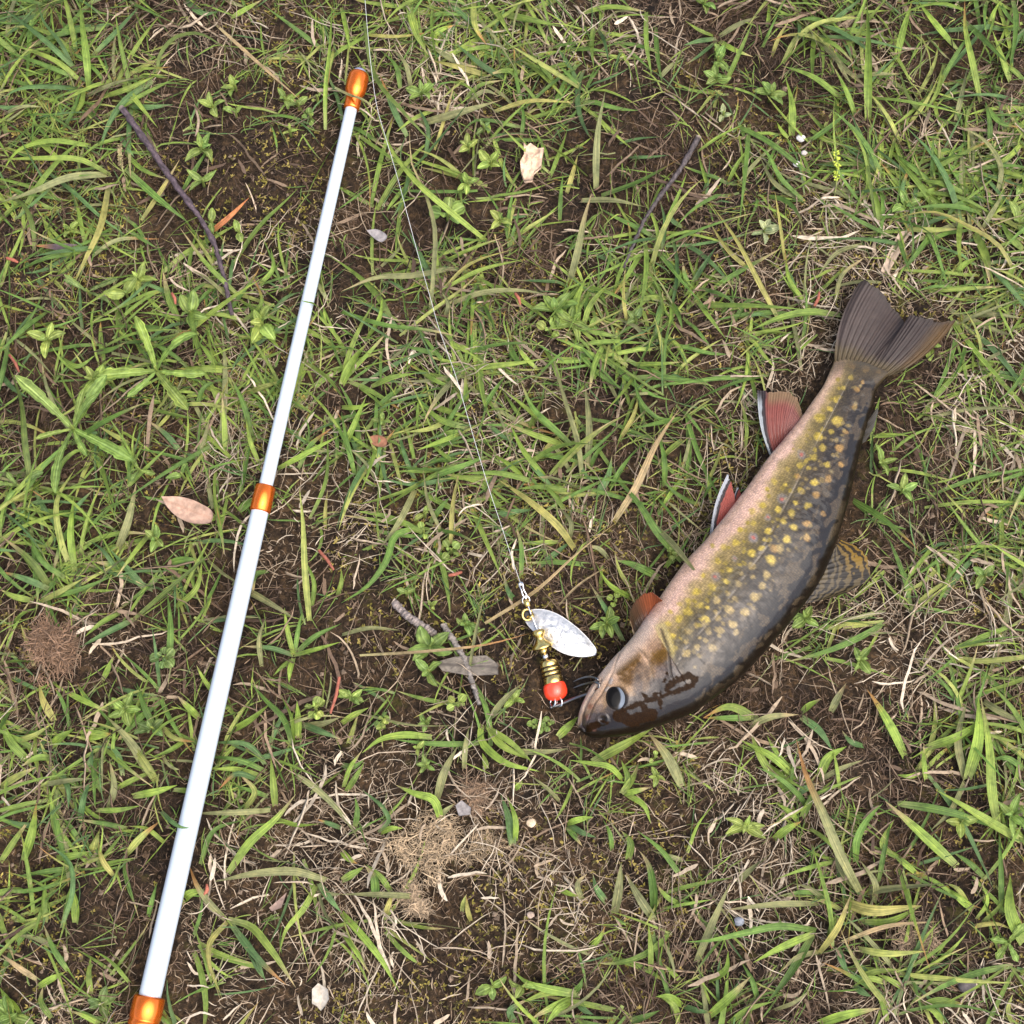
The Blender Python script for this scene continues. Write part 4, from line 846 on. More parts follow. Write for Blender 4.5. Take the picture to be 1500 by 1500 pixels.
TR[1000, 1000] = """38 330,160 200,105 90,155|28 310,155 200,155 90,155|30d 290,190 390,150 510,140|34b 520,130 570,90 610,70|34 520,150 600,210 660,300|34 650,130 690,50 720,0|34 410,430 340,320 295,210|34b 490,410 400,330 250,250|26 490,400 400,290 370,230|42b 600,420 640,330 720,280|24d 600,430 690,380 790,340|34 470,500 530,470 600,440|30 520,600 560,520 590,450|26b 510,610 460,560 410,530|20 690,470 680,390 660,280|42d 790,940 700,770 620,580 540,400 500,250|32 780,930 690,820 660,700|36b 400,690 450,650 520,610|24b 20,750 70,620 170,500|42b 980,330 930,220 860,100 810,30|32 760,790 770,680 830,580 880,530|46b 1210,810 1080,690 970,590 890,520|36 940,530 1080,550 1250,590 1400,650|42 1500,700 1350,610 1200,520 1110,470|22 860,880 890,720 920,580|46 1390,660 1360,480 1350,300 1310,60|54b 1250,430 1300,250 1300,60|26 1240,430 1180,560 1090,650|24 1400,1020 1400,850 1390,650|34d 1240,420 1210,250 1250,80|32b 1070,430 1060,340 1060,270|38b 1060,290 1200,240 1340,150|28b 1150,290 1260,220 1380,215|22b 1050,390 1010,410 940,405|32d 1320,80 1400,130 1500,180|46d 800,920 950,900 1160,880|54y 690,960 820,1000 1050,980|32b 780,1050 900,1050 1050,980|28d 640,970 550,900 470,880|30 660,1170 650,1020 600,820 565,710|28d 600,970 400,975 180,1000|36 590,1090 430,1070 270,1100 100,1135 0,1140|34b 580,1100 420,1170 310,1230|38 570,1110 470,1280 370,1410|30y 600,1190 680,1080 740,930|34 770,1170 880,1190 1080,1180|22t 700,1140 900,1070 1120,1050|30 680,1160 700,1220 730,1290|36b 110,1310 190,1260 200,1180|38b 110,1470 200,1390 300,1290|38b 590,1500 720,1460 870,1430|38 1040,1430 1130,1400 1230,1410|28 750,1310 850,1270 960,1260|54b 1500,1150 1440,1000 1440,850|20b 1290,1040 1340,960 1310,870|20 1310,1060 1400,970 1420,900|26y 1280,1070 1380,1060 1460,1090|34d 60,1230 130,1060 210,880|30d 240,880 300,820 390,750|26 940,770 880,720 930,600|28b 1030,840 960,780 890,720|24 1250,960 1200,900 1150,880|34b 1280,1000 1220,950 1160,900|24 700,1000 620,960 540,950|28 680,1020 640,1120 660,1180|24 640,930 560,920 440,930|30d 840,970 850,900 780,780|24b 900,1490 880,1420 850,1370|28b 1150,1500 1100,1440 1040,1420|26 200,1500 280,1440 400,1400|26 330,1400 310,1320 260,1230|24d 400,1440 500,1400 560,1350|24 1450,1500 1430,1440 1450,1370|30 0,1420 60,1440 130,1450|26 1500,380 1420,330 1350,340|24b 1420,640 1400,560 1440,480|26 1330,860 1270,800 1180,740|26 900,1320 820,1300 740,1340|24 980,1350 900,1300 850,1280|20 560,640 640,700 700,780|24d 600,1180 500,1210 430,1270|26 800,280 740,260 700,210|30 750,1330 790,1360 830,1380"""
heroes = []
for (ox, oy), txt in TR.items():
    for bl_ in txt.split('|'):
        tk = bl_.split()
        wk = tk[0]; kind = ''
        if not wk[-1].isdigit(): wk, kind = wk[:-1], wk[-1]
        pts = np.array([[float(q_) for q_ in t_.split(',')] for t_ in tk[1:]]) / 3 + np.array([ox, oy])
        heroes.append((float(wk) / 3, kind, pts, None))
# a few tips that lie over the rod or the trout
heroes.append((7, 'g', np.array([(236, 1188), (252, 1204), (263, 1211), (281, 1213)]), [.004, .018, .021, .0205]))
heroes.append((6, '', np.array([(470, 452), (458, 444), (448, 442), (440, 440)]), [.004, .012, .0165, .0165]))
heroes.append((9, 'd', np.array([(962, 772), (985, 796), (1008, 824), (1028, 848)]), [.006, .022, .029, .0305]))
heroes.append((6, 'd', np.array([(490, 128), (512, 139), (530, 145), (560, 172)]), [.010, .0155, .0165, .010]))
HS = 12
HP, HW, HK = [], [], []
for w_, kind, pts, zz in heroes:
    q_ = catmull(pts, HS)
    L_ = np.linalg.norm(np.diff(q_, axis=0), axis=1).sum() / PPM
    t_ = np.linspace(0, 1, HS)
    if zz is None:
        Hh = min(.020, .20 * L_ + .002) * rng.uniform(.6, 1.15)
        z_ = .001 + Hh * np.sin(math.pi * np.clip(t_, 0, 1) ** .8 * .86) 
        g_ = p2w(q_[:, 0], q_[:, 1], 0.0); z_ = z_ + gz(g_[:, 0], g_[:, 1]) * (1 - t_ * .5)
        P_ = p2w(q_[:, 0], q_[:, 1], z_)
        bad = keepout(P_[None])[0]
        if bad.any():
            z_ = np.where(bad, .0012, z_)
            k_ = np.convolve(np.pad(z_, 1, 'edge'), [.25, .5, .25], 'valid'); z_ = np.where(bad, .0012, k_)
            P_ = p2w(q_[:, 0], q_[:, 1], z_)
    else:
        z_ = np.interp(t_, np.linspace(0, 1, len(zz)), zz); P_ = p2w(q_[:, 0], q_[:, 1], z_)
    HP.append(P_); HW.append(w_ / PPM * .95); HK.append(kind)
HP = np.array(HP); HW = np.array(HW); nH = len(HP)
HV, HF, HUV = strips(HP, blade_width(nH, HS, HW), rng.normal(0, .35, nH)[:, None] + rng.normal(0, .5, nH)[:, None] * np.linspace(0, 1, HS)[None], .26)
HC = blade_cols(nH, HS, 3, HK)
# cluster into tufts by root
roots = np.array([h_[2][0] for h_ in heroes]); lab = -np.ones(nH, int); cl_n = 0
for i_ in range(nH):
    if lab[i_] >= 0: continue
    if heroes[i_][1] == 'p': continue
    m_ = (np.hypot(*(roots - roots[i_]).T) < 30) & (lab < 0)
    lab[m_] = cl_n; cl_n += 1
LM = [((526, 120), 'the orange rod tip'), ((385, 730), 'the middle rod collar'), ((220, 1480), 'the wide rod collar'), ((450, 430), 'the upper white shaft'), ((300, 1100), 'the lower white shaft'), ((270, 750), 'the pinkish dead leaf'),
      ((790, 930), 'the silver spinner blade'), ((870, 1050), 'the trout head'), ((1120, 960), 'the dark trout back'), ((1060, 760), 'the trout belly'), ((1310, 470), 'the trout tail'), ((1280, 640), 'the tiny adipose fin'), ((1240, 840), 'the spotted dorsal fin'),
      ((260, 300), 'the long dark twig'), ((960, 300), 'the thin bent twig'), ((775, 235), 'the pale wood chip'), ((1172, 215), 'the white pebbles'), ((63, 947), 'the brown fibre ball'), ((640, 1235), 'the pale fibre mat'), ((468, 1460), 'the papery leaf fragment'), ((670, 560), 'the taut fishing line'),
      ((690, 970), 'the grey veined dead leaf'), ((1120, 345), 'the silvery young rosette'), ((1320, 370), 'the pale bark strip'), ((105, 635), 'the jagged dandelion')]
def landmark(a_, b_):
    d_ = [math.hypot(a_ - q_[0][0], b_ - q_[0][1]) for q_ in LM]
    k_ = int(np.argmin(d_))
    return LM[k_][1], d_[k_]
def rel(a_, b_):
    nm, d_ = landmark(a_, b_)
    return ('right beside ' if d_ < 70 else 'near ' if d_ < 190 else 'beyond ') + nm
used_labels = {}
def dedupe(label, a_, b_):
    if label in used_labels:
        d_ = sorted((math.hypot(a_ - q_[0][0], b_ - q_[0][1]), q_[1]) for q_ in LM)
        for _, nm in d_[1:5]:
            l2 = label + ', towards ' + nm
            if l2 not in used_labels and len(l2.replace('-', ' ').split()) <= 16: label = l2; break
    used_labels[label] = 1
    return label
loose = []
NUM = {2: 'two', 3: 'three', 4: 'four', 5: 'five', 6: 'six', 7: 'seven', 8: 'eight', 9: 'nine', 10: 'ten'}
KW = {'d': 'dull green', 't': 'tan', 'y': 'yellowing', 'b': 'bright green', 'o': 'olive', 'g': 'bluish green', 'r': 'reddish', 'p': 'purplish', '': 'green'}
for c_i in range(-1, cl_n):
    idx = np.where(lab == c_i)[0]
    if c_i < 0 or len(idx) < 2: loose += list(idx); continue
    ks = [HK[q_] for q_ in idx]; dom = max(set(ks), key=ks.count)
    r_ = roots[idx].mean(0); wl = p2w(r_[0], r_[1], 0)
    t_ = thing('grass_tuft', dedupe('%s-bladed %s grass tuft %s' % (NUM.get(len(idx), 'many'), KW[dom], rel(*r_)), *r_), 'grass tuft', (wl[0], wl[1], float(gz(wl[0], wl[1]))), 'traced tufts of broad grass blades')
    for q_ in idx:
        v_ = HV[q_ * HS * 3:(q_ + 1) * HS * 3]; f_ = HF[:(HS - 1) * 2]
        link('blade', mesh_np('blade', v_, f_, HC[q_ * HS * 3:(q_ + 1) * HS * 3], HUV[:HS * 3], None, M_GRASS), t_)
print('tufts', cl_n, 'loose', len(loose))

# ------------------------------------------------------------------ twigs, dead leaves, chips, pebbles, fibre balls
def twig(label, pts, r0, r1, col, knots=3):
    n_ = 60
    P_ = np.array([p2w(a_, b_, z_) for a_, b_, z_ in pts])
    t_ = np.linspace(0, 1, n_)
    R_ = r0 + (r1 - r0) * t_
    for q_ in np.linspace(.15, .85, knots): R_ = R_ * (1 + .28 * np.exp(-((t_ - q_ - rng.uniform(-.05, .05)) / .012) ** 2))
    R_ *= 1 + .10 * rng.standard_normal(n_)
    C0 = catmull(P_, n_); C0 += rng.standard_normal(C0.shape) * .00012
    V_, fs_, uv_ = tube1(C0, R_, n_, 9)
    cc = np.array(col) * (1 + .25 * rng.standard_normal((len(V_), 1))); cc[:9] = (.35, .28, .2)
    o_ = link('twig', mesh_np('twig', V_, fs_, np.clip(cc, .01, 1), uv_, None, M_TWIG))
    return tag(o_, label, 'twig')
def A_(a_, b_): return (a_ / 3, b_ / 3)
twig('long dark purplish twig with a broken pale end', [(*A_(532, 470), .009), (*A_(640, 620), .009), (*A_(720, 740), .0085), (*A_(800, 850), .008), (*A_(880, 960), .007), (*A_(940, 1070), .006), (*A_(980, 1200), .005), (*A_(1018, 1385), .003)], .00175, .0010, (.060, .042, .046), 5)
twig('thin bent dark twig among short grass', [(1024, 200, .006), (993, 253, .007), (965, 290, .006), (947, 317, .006), (930, 353, .004), (913, 393, .003)], .0014, .0008, (.06, .048, .045), 3)
twig('short stout grey twig in bare soil near the lure', [(575, 880, .004), (598, 903, .005), (616, 915, .005), (636, 929, .004)], .0017, .0019, (.17, .14, .12), 2)
twig('grey bent stick beside the grey veined dead leaf', [(649, 914, .004), (660, 932, .005), (680, 965, .004), (692, 1000, .004), (703, 1033, .003)], .0016, .0011, (.15, .13, .11), 3)

def flat_leaf(name, label, cat, outline, z0, curl, col, mat_, col2=None, veins=0, smooth=True, thick=.0004, seed=1, rough=.0006):
    oc_ = catmull(list(outline) + [outline[0]], 65)[:-1] if smooth else resamp(list(outline) + [outline[0]], 65)[:-1]
    c_ = oc_.mean(0); nr2 = 14; k_ = np.linspace(0, 1, nr2)[:, None, None]
    pp = c_ + (oc_[None] - c_) * k_
    w0 = p2w(c_[0], c_[1], 0)
    ext = np.abs(oc_ - c_).max()
    _, sv, vt = np.linalg.svd(oc_ - c_); u_ = (pp - c_) @ vt[0] / ext; s_ = (pp - c_) @ vt[1] / ext
    z_ = z0 + curl * s_ ** 2 * 3 + .3 * curl * u_ ** 2 + rough * (fbm(pp[..., 0] / 6, pp[..., 1] / 6, seed, 3) - .5) * 2
    T_ = p2w(pp[..., 0], pp[..., 1], z_)
    cc = np.zeros(u_.shape + (3,)) + np.array(col, float)
    if veins:
        cc = lerp(cc, col2, sstep(.06, .02, np.abs(s_)) * .8)
        vv_ = np.abs(((u_ * veins + np.abs(s_) * veins * .9) % 1) - .5)
        cc = lerp(cc, col2, sstep(.16, .05, vv_) * .6)
    cc *= (.75 + .5 * fbm(pp[..., 0] / 5, pp[..., 1] / 5, seed + 5, 3))[..., None]
    V_ = np.concatenate([T_.reshape(-1, 3), T_.reshape(-1, 3) - np.array([0, 0, thick])]); n0_ = nr2 * 64
    f_ = grid_faces(nr2, 64, closed=True); i_ = np.arange(64); e_ = (nr2 - 1) * 64
    F_ = np.concatenate([f_[:, ::-1], f_ + n0_, np.stack([e_ + i_, e_ + (i_ + 1) % 64, e_ + (i_ + 1) % 64 + n0_, e_ + i_ + n0_], -1)])
    o_ = link(name, mesh_np(name, V_, F_, np.concatenate([cc.reshape(-1, 3)] * 2), None, None, mat_))
    return tag(o_, label, cat)
flat_leaf('dead_leaf', 'curled pinkish tan dead leaf beside the middle orange rod collar', 'leaf', DEADLEAF, .006, .004, (.33, .215, .15), M_DEAD, (.30, .18, .12), 4)
flat_leaf('dead_leaf', 'grey veined dead leaf on bare soil below the lure', 'leaf', [(638, 970), (666, 962), (713, 960), (730, 973), (730, 988), (690, 990), (648, 983)], .0045, .002, (.13, .11, .085), M_DEAD, (.045, .037, .03), 13, False)
flat_leaf('leaf_fragment', 'papery white leaf fragment with ragged edge on dark soil', 'leaf', [(457, 1449), (466, 1440), (480, 1449), (482, 1463), (476, 1474), (470, 1481), (464, 1474), (457, 1470)], .005, .003, (.42, .38, .31), M_DEAD, (.5, .42, .3), 3, False)
flat_leaf('wood_chip', 'pale crumbled peach wood chip lying in the grass', 'wood chip', [(767, 208), (772, 214), (777, 209), (788, 217), (797, 216), (794, 232), (793, 243), (782, 252), (780, 263), (768, 264), (763, 250), (762, 236), (768, 225)], .008, .001, (.50, .35, .235), M_DEAD, None, 0, False, .003, 4, .0024)
flat_leaf('bark_strip', 'pale flat bark strip lying above the trout tail', 'bark', [(1330, 337), (1320, 367), (1300, 403), (1290, 397), (1303, 367), (1317, 340)], .005, .001, (.36, .27, .19), M_DEAD, None, 0, False, .001, 6)
flat_leaf('dead_leaf', 'small slate grey dead leaf scrap near bent dry straw', 'leaf', [(537, 337), (553, 336), (567, 347), (560, 354), (547, 348)], .004, .001, (.20, .18, .17), M_DEAD, None, 0, True, .0004, 8)
flat_leaf('dead_leaf', 'small rusty brown leaf scrap in the central grass', 'leaf', [(540, 640), (552, 637), (567, 645), (566, 652), (553, 654), (543, 648)], .005, .002, (.22, .10, .055), M_DEAD, None, 0, True, .0004, 9)
flat_leaf('dead_leaf', 'triangular brown leaf scrap on soil right of the white rod', 'leaf', [(420, 1307), (408, 1318), (394, 1330), (398, 1335), (412, 1330)], .004, .001, (.19, .13, .10), M_DEAD, None, 0, False, .0005, 10)
flat_leaf('stone_flake', 'flat grey stone flake on bare ground below the lure', 'stone', [(667, 1180), (676, 1172), (690, 1183), (689, 1193), (672, 1195)], .004, .0005, (.20, .18, .165), M_STONE, None, 0, False, .002, 12)
def pebble(label, cx, cy, r, col, z=.0035, group=None):
    c0 = p2w(cx, cy, z); nu_, nv_ = 16, 10
    la = np.linspace(0, math.pi, nv_); lo = np.arange(nu_) * 2 * math.pi / nu_
    d_ = np.stack([np.sin(la)[:, None] * np.cos(lo), np.sin(la)[:, None] * np.sin(lo), np.cos(la)[:, None] + 0 * lo], -1)
    rr_ = r / PPM * (.8 + .45 * fbm(d_[..., 0] * 1.7 + cx, d_[..., 1] * 1.7 + d_[..., 2] * 1.3 + cy, 3))
    P_ = c0 + d_ * rr_[..., None] * np.array([1.05, .95, .7])
    o_ = link('pebble', mesh_np('pebble', P_, grid_faces(nv_, nu_, closed=True)[:, ::-1], np.array(col) * (1 + .1 * rng.standard_normal((nu_ * nv_, 1))), None, None, M_STONE))
    return tag(o_, label, 'pebble', group)
pebble('small white pebble at the foot of a broad grass stem', 1173, 202, 6.5, (.55, .52, .48))
pebble('white pebble in the pair half under a green blade', 1167, 240, 5.5, (.5, .47, .43))
pebble('grey-white pebble touching the white pebble pair', 1178, 224, 4.5, (.40, .36, .32))
pebble('tiny white pebble under the yellow-green flower head', 1234, 255, 3.5, (.5, .46, .42))
pebble('small tan pebble on bare soil beside a folded blade', 778, 1205, 6.5, (.52, .40, .26))
pebble('small blue-grey pebble in grass below the trout', 1083, 1350, 6.5, (.22, .23, .25))
pebble('round brown pebble on the bare soil patch', 777, 1340, 5, (.36, .27, .2))
pebble('dark grey pebble in dry straw under the trout', 1417, 1442, 12, (.10, .085, .08))

def fibre_ball(label, cx, cy, r, col, n_, hz):
    n0_ = n_ * 2
    a_ = rng.uniform(0, 2 * math.pi, n0_); q_ = r * np.sqrt(rng.random(n0_)) * 1.25
    px_, py_ = cx + q_ * np.cos(a_), cy + q_ * np.sin(a_)
    kp = rng.random(n0_) < sstep(1.15, .2, q_ / r + 2.2 * (fbm(px_ / (r * .7), py_ / (r * .7), int(cx)) - .5))
    px_, py_, q_, a_ = px_[kp][:n_], py_[kp][:n_], q_[kp][:n_], a_[kp][:n_]; n_ = len(px_)
    zz_ = .0015 + hz * np.sqrt(np.clip(1 - (q_ / r / 1.2) ** 2, 0, 1)) * rng.uniform(.5, 1, n_) * (.4 + 1.1 * fbm(px_ / 14, py_ / 14, 5))
    c0 = p2w(px_, py_, zz_)
    fl = fbm(px_ / (r * .5), py_ / (r * .5), int(cy)) * 9 + rng.normal(0, .6, n_)
    Ln = .003 + .013 * rng.random(n_) ** 2
    k_ = np.linspace(-.5, .5, 5)[None, :]
    an = fl[:, None] + rng.normal(0, 1.8, n_)[:, None] * k_
    P_ = c0[:, None] + np.stack([np.cos(an) * k_ * Ln[:, None], np.sin(an) * k_ * Ln[:, None], -np.abs(k_) ** 2 * Ln[:, None] * .4 + rng.normal(0, .10, n_)[:, None] * k_ * Ln[:, None]], -1)
    R_ = rng.uniform(.00010, .00034, n_)[:, None] * np.array([.4, 1, 1, .8, .3])[None]
    V_, F_, uv_ = tubes(P_, R_, 3)
    cc = np.array(col) * (.45 + 1.1 * rng.random((n_, 1)) ** 1.3); cc = np.repeat(cc, 15, 0)
    o_ = link('fibre_clump', mesh_np('fibre_clump', V_, F_, cc, uv_, None, M_STRAW))
    return tag(o_, label, 'plant fibre')
fibre_ball('matted brown ball of dry fibres left of the white rod', 68, 950, 42, (.22, .135, .08), 1700, .010)
fibre_ball('broad pale straw-coloured fibre mat on the bare soil', 630, 1242, 52, (.32, .235, .14), 620, .002)
fibre_ball('small pale fibre knot beside the broad fibre mat', 710, 1228, 34, (.30, .22, .13), 260, .002)
fibre_ball('pale fibre tangle just under the broad fibre mat', 605, 1318, 24, (.30, .22, .135), 300, .002)
fibre_ball('brown fibre tuft beside the flat stone flake', 697, 1165, 30, (.19, .125, .075), 500, .003)
fibre_ball('tan fibre mat under the three arching blades', 1335, 1375, 36, (.26, .185, .115), 400, .002)

# ------------------------------------------------------------------ small broad-leaved weeds
def leaf_mesh(L_, W_, shape, cup, bend, col, seed):
    nl, nw = (34, 9) if shape == 'jagged' else (16, 7)
    t_ = np.linspace(0, 1, nl)[:, None]; s_ = np.linspace(-1, 1, nw)[None]
    if shape == 'oval': pr_ = np.sin(math.pi * np.clip(t_, 0, 1) ** .85) ** .75 * (t_ < 1) + .08
    elif shape == 'round': pr_ = np.where(t_ < .35, .10, np.sqrt(np.clip(1 - ((t_ - .67) / .34) ** 2, 0.004, 1)))
    elif shape == 'lance': pr_ = np.sin(math.pi * t_ ** .7) ** .9 * (1 + .08 * np.sin(t_ * 45)) + .06
    else: pr_ = (.20 + .80 * t_ ** .8) * np.clip((1 - t_) * 4.5, 0, 1) ** .7 * (1 - .42 * (1 - t_ * .6) * (((t_ * (3.6 + seed % 3 * .5) + seed % 7 * .14) % 1) ** 1.6)) + .03
    if shape == 'round' or shape == 'oval': pr_ = pr_ * (1 + .05 * np.sin(t_ * 30 + seed))
    X_ = t_ * L_ + 0 * s_; Y_ = s_ * pr_ * W_ / 2
    r_ = np.random.default_rng(seed)
    Z_ = cup * np.abs(s_) ** 1.5 * pr_ * W_ + bend * L_ * np.sin(t_ * math.pi * .75) + (fbm(X_ * 900 + seed, Y_ * 900, seed) - .5) * .0012
    c_ = np.zeros(X_.shape + (3,)) + np.array(col)
    c_ = lerp(c_, np.array(col) * 1.5 + .05, sstep(.14, .0, np.abs(s_) + 0 * t_) * .6)
    c_ *= (.8 + .4 * vnoise(X_ * 500, Y_ * 500, seed))[..., None]
    uv_ = np.stack([s_ * .5 + .5 + 0 * t_, t_ + 0 * s_], -1)
    return np.stack([X_, Y_, Z_], -1).reshape(-1, 3), grid_faces(nl, nw), c_.reshape(-1, 3), uv_.reshape(-1, 2)
def weed(label, cx, cy, r, nleaf, shape, col, h=.006, aspect=.5, ang0=None, spread=2 * math.pi, group='small broad-leaved weeds'):
    w0 = p2w(cx, cy, .003); w0[2] = .002
    t_ = thing('weed', dedupe(label, cx, cy), 'weed', (w0[0], w0[1], 0), group)
    ang0 = rng.uniform(0, 6.28) if ang0 is None else ang0
    for k_ in range(nleaf):
        a_ = ang0 + spread * k_ / nleaf + rng.normal(0, .22 if shape != 'jagged' else .38)
        inner = (k_ % 3 == 2) and shape != 'jagged'
        L_ = r / PPM * (rng.uniform(.75, 1.1) if shape != 'jagged' else rng.uniform(.5, 1.1)) * (.6 if inner else 1)
        V_, F_, c_, uv_ = leaf_mesh(L_, L_ * aspect * rng.uniform(.85, 1.15), shape, rng.uniform(.05, .3), rng.uniform(.05, .28), np.array(col) * rng.uniform(.85, 1.15) * rng.uniform(.93, 1.07, 3), int(rng.integers(1e6)))
        pit = rng.uniform(.0, .35) + (.5 if inner else 0)
        cp, sp_ = math.cos(pit), math.sin(pit); ro = rng.normal(0, .3); cr_, sr_ = math.cos(ro), math.sin(ro)
        V_ = np.stack([V_[:, 0], V_[:, 1] * cr_ - V_[:, 2] * sr_, V_[:, 1] * sr_ + V_[:, 2] * cr_], -1)
        V_ = np.stack([V_[:, 0] * cp - V_[:, 2] * sp_, V_[:, 1], V_[:, 0] * sp_ + V_[:, 2] * cp], -1)
        ca, sa = math.cos(a_), math.sin(a_)
        V_ = np.stack([V_[:, 0] * ca - V_[:, 1] * sa, V_[:, 0] * sa + V_[:, 1] * ca, V_[:, 2]], -1) + w0 + np.array([0, 0, h * (.5 if not inner else 1)])
        link('leaf', mesh_np('leaf', V_, F_, np.clip(c_, .01, .9), uv_, None, M_WEED), t_)
    st_ = np.array([w0 - np.array([0, 0, .004]), w0 + np.array([.0003, 0, h * .5]), w0 + np.array([0, .0003, h + .001])])
    V_, fs_, uv_ = tube1(st_, [.0008, .0007, .0005], 6, 6)
    link('stem', mesh_np('stem', V_, fs_, np.zeros((len(V_), 3)) + (.2, .25, .06), uv_, None, M_WEED), t_)
LG, MG, DG, PG = (.21, .275, .06), (.155, .225, .05), (.11, .165, .045), (.27, .31, .15)
SH = {'oval': 'oval', 'round': 'round', 'lance': 'pointed', 'jagged': 'jagged'}
WE = [(312, 160, 28, 5, 'oval', LG), (345, 130, 24, 4, 'oval', LG), (345, 168, 18, 3, 'oval', MG), (298, 222, 36, 6, 'lance', MG), (297, 268, 30, 4, 'lance', MG), (205, 412, 32, 5, 'lance', LG), (185, 432, 30, 3, 'oval', LG), (280, 462, 34, 5, 'oval', MG), (385, 478, 34, 6, 'oval', LG), (72, 500, 32, 5, 'oval', LG), (104, 340, 18, 5, 'oval', LG),
      (418, 150, 22, 4, 'oval', MG), (465, 148, 13, 2, 'round', LG), (437, 156, 18, 4, 'oval', MG), (455, 175, 16, 4, 'round', MG), (425, 195, 14, 3, 'oval', LG), (310, 328, 26, 2, 'oval', MG), (350, 343, 24, 2, 'oval', LG), (617, 140, 26, 7, 'oval', MG), (718, 242, 26, 5, 'oval', LG), (684, 272, 24, 6, 'oval', LG), (655, 318, 28, 5, 'round', MG), (732, 326, 22, 4, 'oval', LG), (686, 218, 20, 5, 'oval', LG), (708, 190, 18, 4, 'oval', DG), (812, 458, 36, 7, 'oval', MG), (838, 475, 40, 7, 'lance', MG), (805, 488, 22, 5, 'round', LG),
      (1050, 92, 26, 6, 'oval', MG), (1048, 118, 24, 5, 'oval', MG), (1058, 172, 18, 4, 'oval', PG), (1128, 142, 26, 6, 'oval', MG), (1118, 342, 28, 6, 'oval', PG), (1030, 8, 26, 6, 'oval', MG), (1325, 305, 28, 4, 'oval', MG), (1490, 330, 34, 4, 'oval', MG), (1495, 275, 22, 3, 'oval', MG), (1360, 510, 24, 5, 'oval', LG),
      (140, 560, 30, 6, 'oval', LG), (165, 562, 14, 3, 'round', LG), (230, 792, 24, 6, 'oval', MG), (242, 965, 20, 7, 'round', DG), (205, 690, 26, 4, 'jagged', MG), (268, 698, 26, 2, 'oval', MG), (660, 808, 19, 5, 'round', MG), (622, 755, 20, 3, 'oval', LG), (620, 780, 14, 2, 'round', LG), (630, 950, 36, 7, 'oval', MG), (628, 985, 26, 4, 'oval', MG), (682, 917, 20, 6, 'oval', MG), (595, 870, 14, 3, 'oval', MG), (632, 888, 12, 4, 'oval', LG), (888, 915, 24, 7, 'oval', MG), (900, 882, 14, 4, 'round', LG),
      (185, 1040, 30, 8, 'oval', MG), (225, 1068, 26, 6, 'oval', DG), (463, 1040, 18, 8, 'round', LG), (515, 1022, 20, 7, 'oval', MG), (560, 1055, 13, 5, 'round', MG), (562, 1065, 12, 3, 'round', LG), (612, 1097, 16, 3, 'oval', LG), (670, 1033, 17, 4, 'round', LG), (752, 1026, 17, 5, 'oval', LG), (785, 1065, 14, 5, 'round', MG), (803, 1062, 12, 5, 'round', MG), (625, 1060, 16, 5, 'oval', MG), (625, 1122, 16, 5, 'oval', MG), (962, 1138, 15, 5, 'oval', LG), (958, 1110, 10, 3, 'round', LG),
      (1090, 1210, 34, 6, 'lance', LG), (1178, 908, 28, 6, 'oval', MG), (1258, 968, 24, 6, 'oval', MG), (1475, 1380, 40, 4, 'jagged', MG), (20, 1490, 40, 6, 'oval', MG), (150, 1470, 26, 5, 'oval', DG), (720, 1445, 24, 4, 'oval', MG), (1440, 845, 26, 4, 'oval', MG), (1290, 680, 30, 4, 'lance', MG), (1320, 720, 26, 5, 'oval', MG), (765, 1445, 20, 4, 'oval', LG), (1405, 1205, 26, 5, 'oval', LG), (930, 470, 18, 4, 'oval', DG), (560, 620, 18, 4, 'oval', MG), (1480, 1195, 36, 6, 'lance', MG), (1160, 720, 18, 3, 'oval', MG), (1000, 1040, 12, 3, 'oval', LG), (980, 812, 14, 4, 'round', MG)]
CW = {LG: 'light green', MG: 'green', DG: 'dark green', PG: 'silvery green'}
for a_, b_, r_, n_, sh, co in WE:
    if inpoly(a_, b_, FISH_POLY): continue
    weed('%s weed with %s %s leaves %s' % (CW[co], {2: 'two', 3: 'three', 4: 'four', 5: 'five', 6: 'six', 7: 'seven', 8: 'eight'}[n_], SH[sh], rel(a_, b_)), a_, b_, r_, n_, sh, co, aspect={'round': .72, 'oval': .48, 'lance': .36, 'jagged': .42}[sh])
weed('large jagged dandelion rosette with long lobed leaves left of the rod', 110, 632, 105, 8, 'jagged', (.17, .25, .055), .010, .22, .3, group='dandelions')
weed('second dandelion rosette with broad lobed leaves behind the larger one', 232, 548, 92, 7, 'jagged', (.185, .265, .055), .011, .24, .8, group='dandelions')
weed('low dandelion leaves spread beside the dark twig tip', 130, 430, 60, 4, 'jagged', (.15, .215, .06), .006, .25, .5, group='dandelions')
weed('small jagged dandelion under the pinkish dead leaf', 30, 715, 46, 4, 'jagged', (.14, .21, .05), .006, .4, .2, group='dandelions')

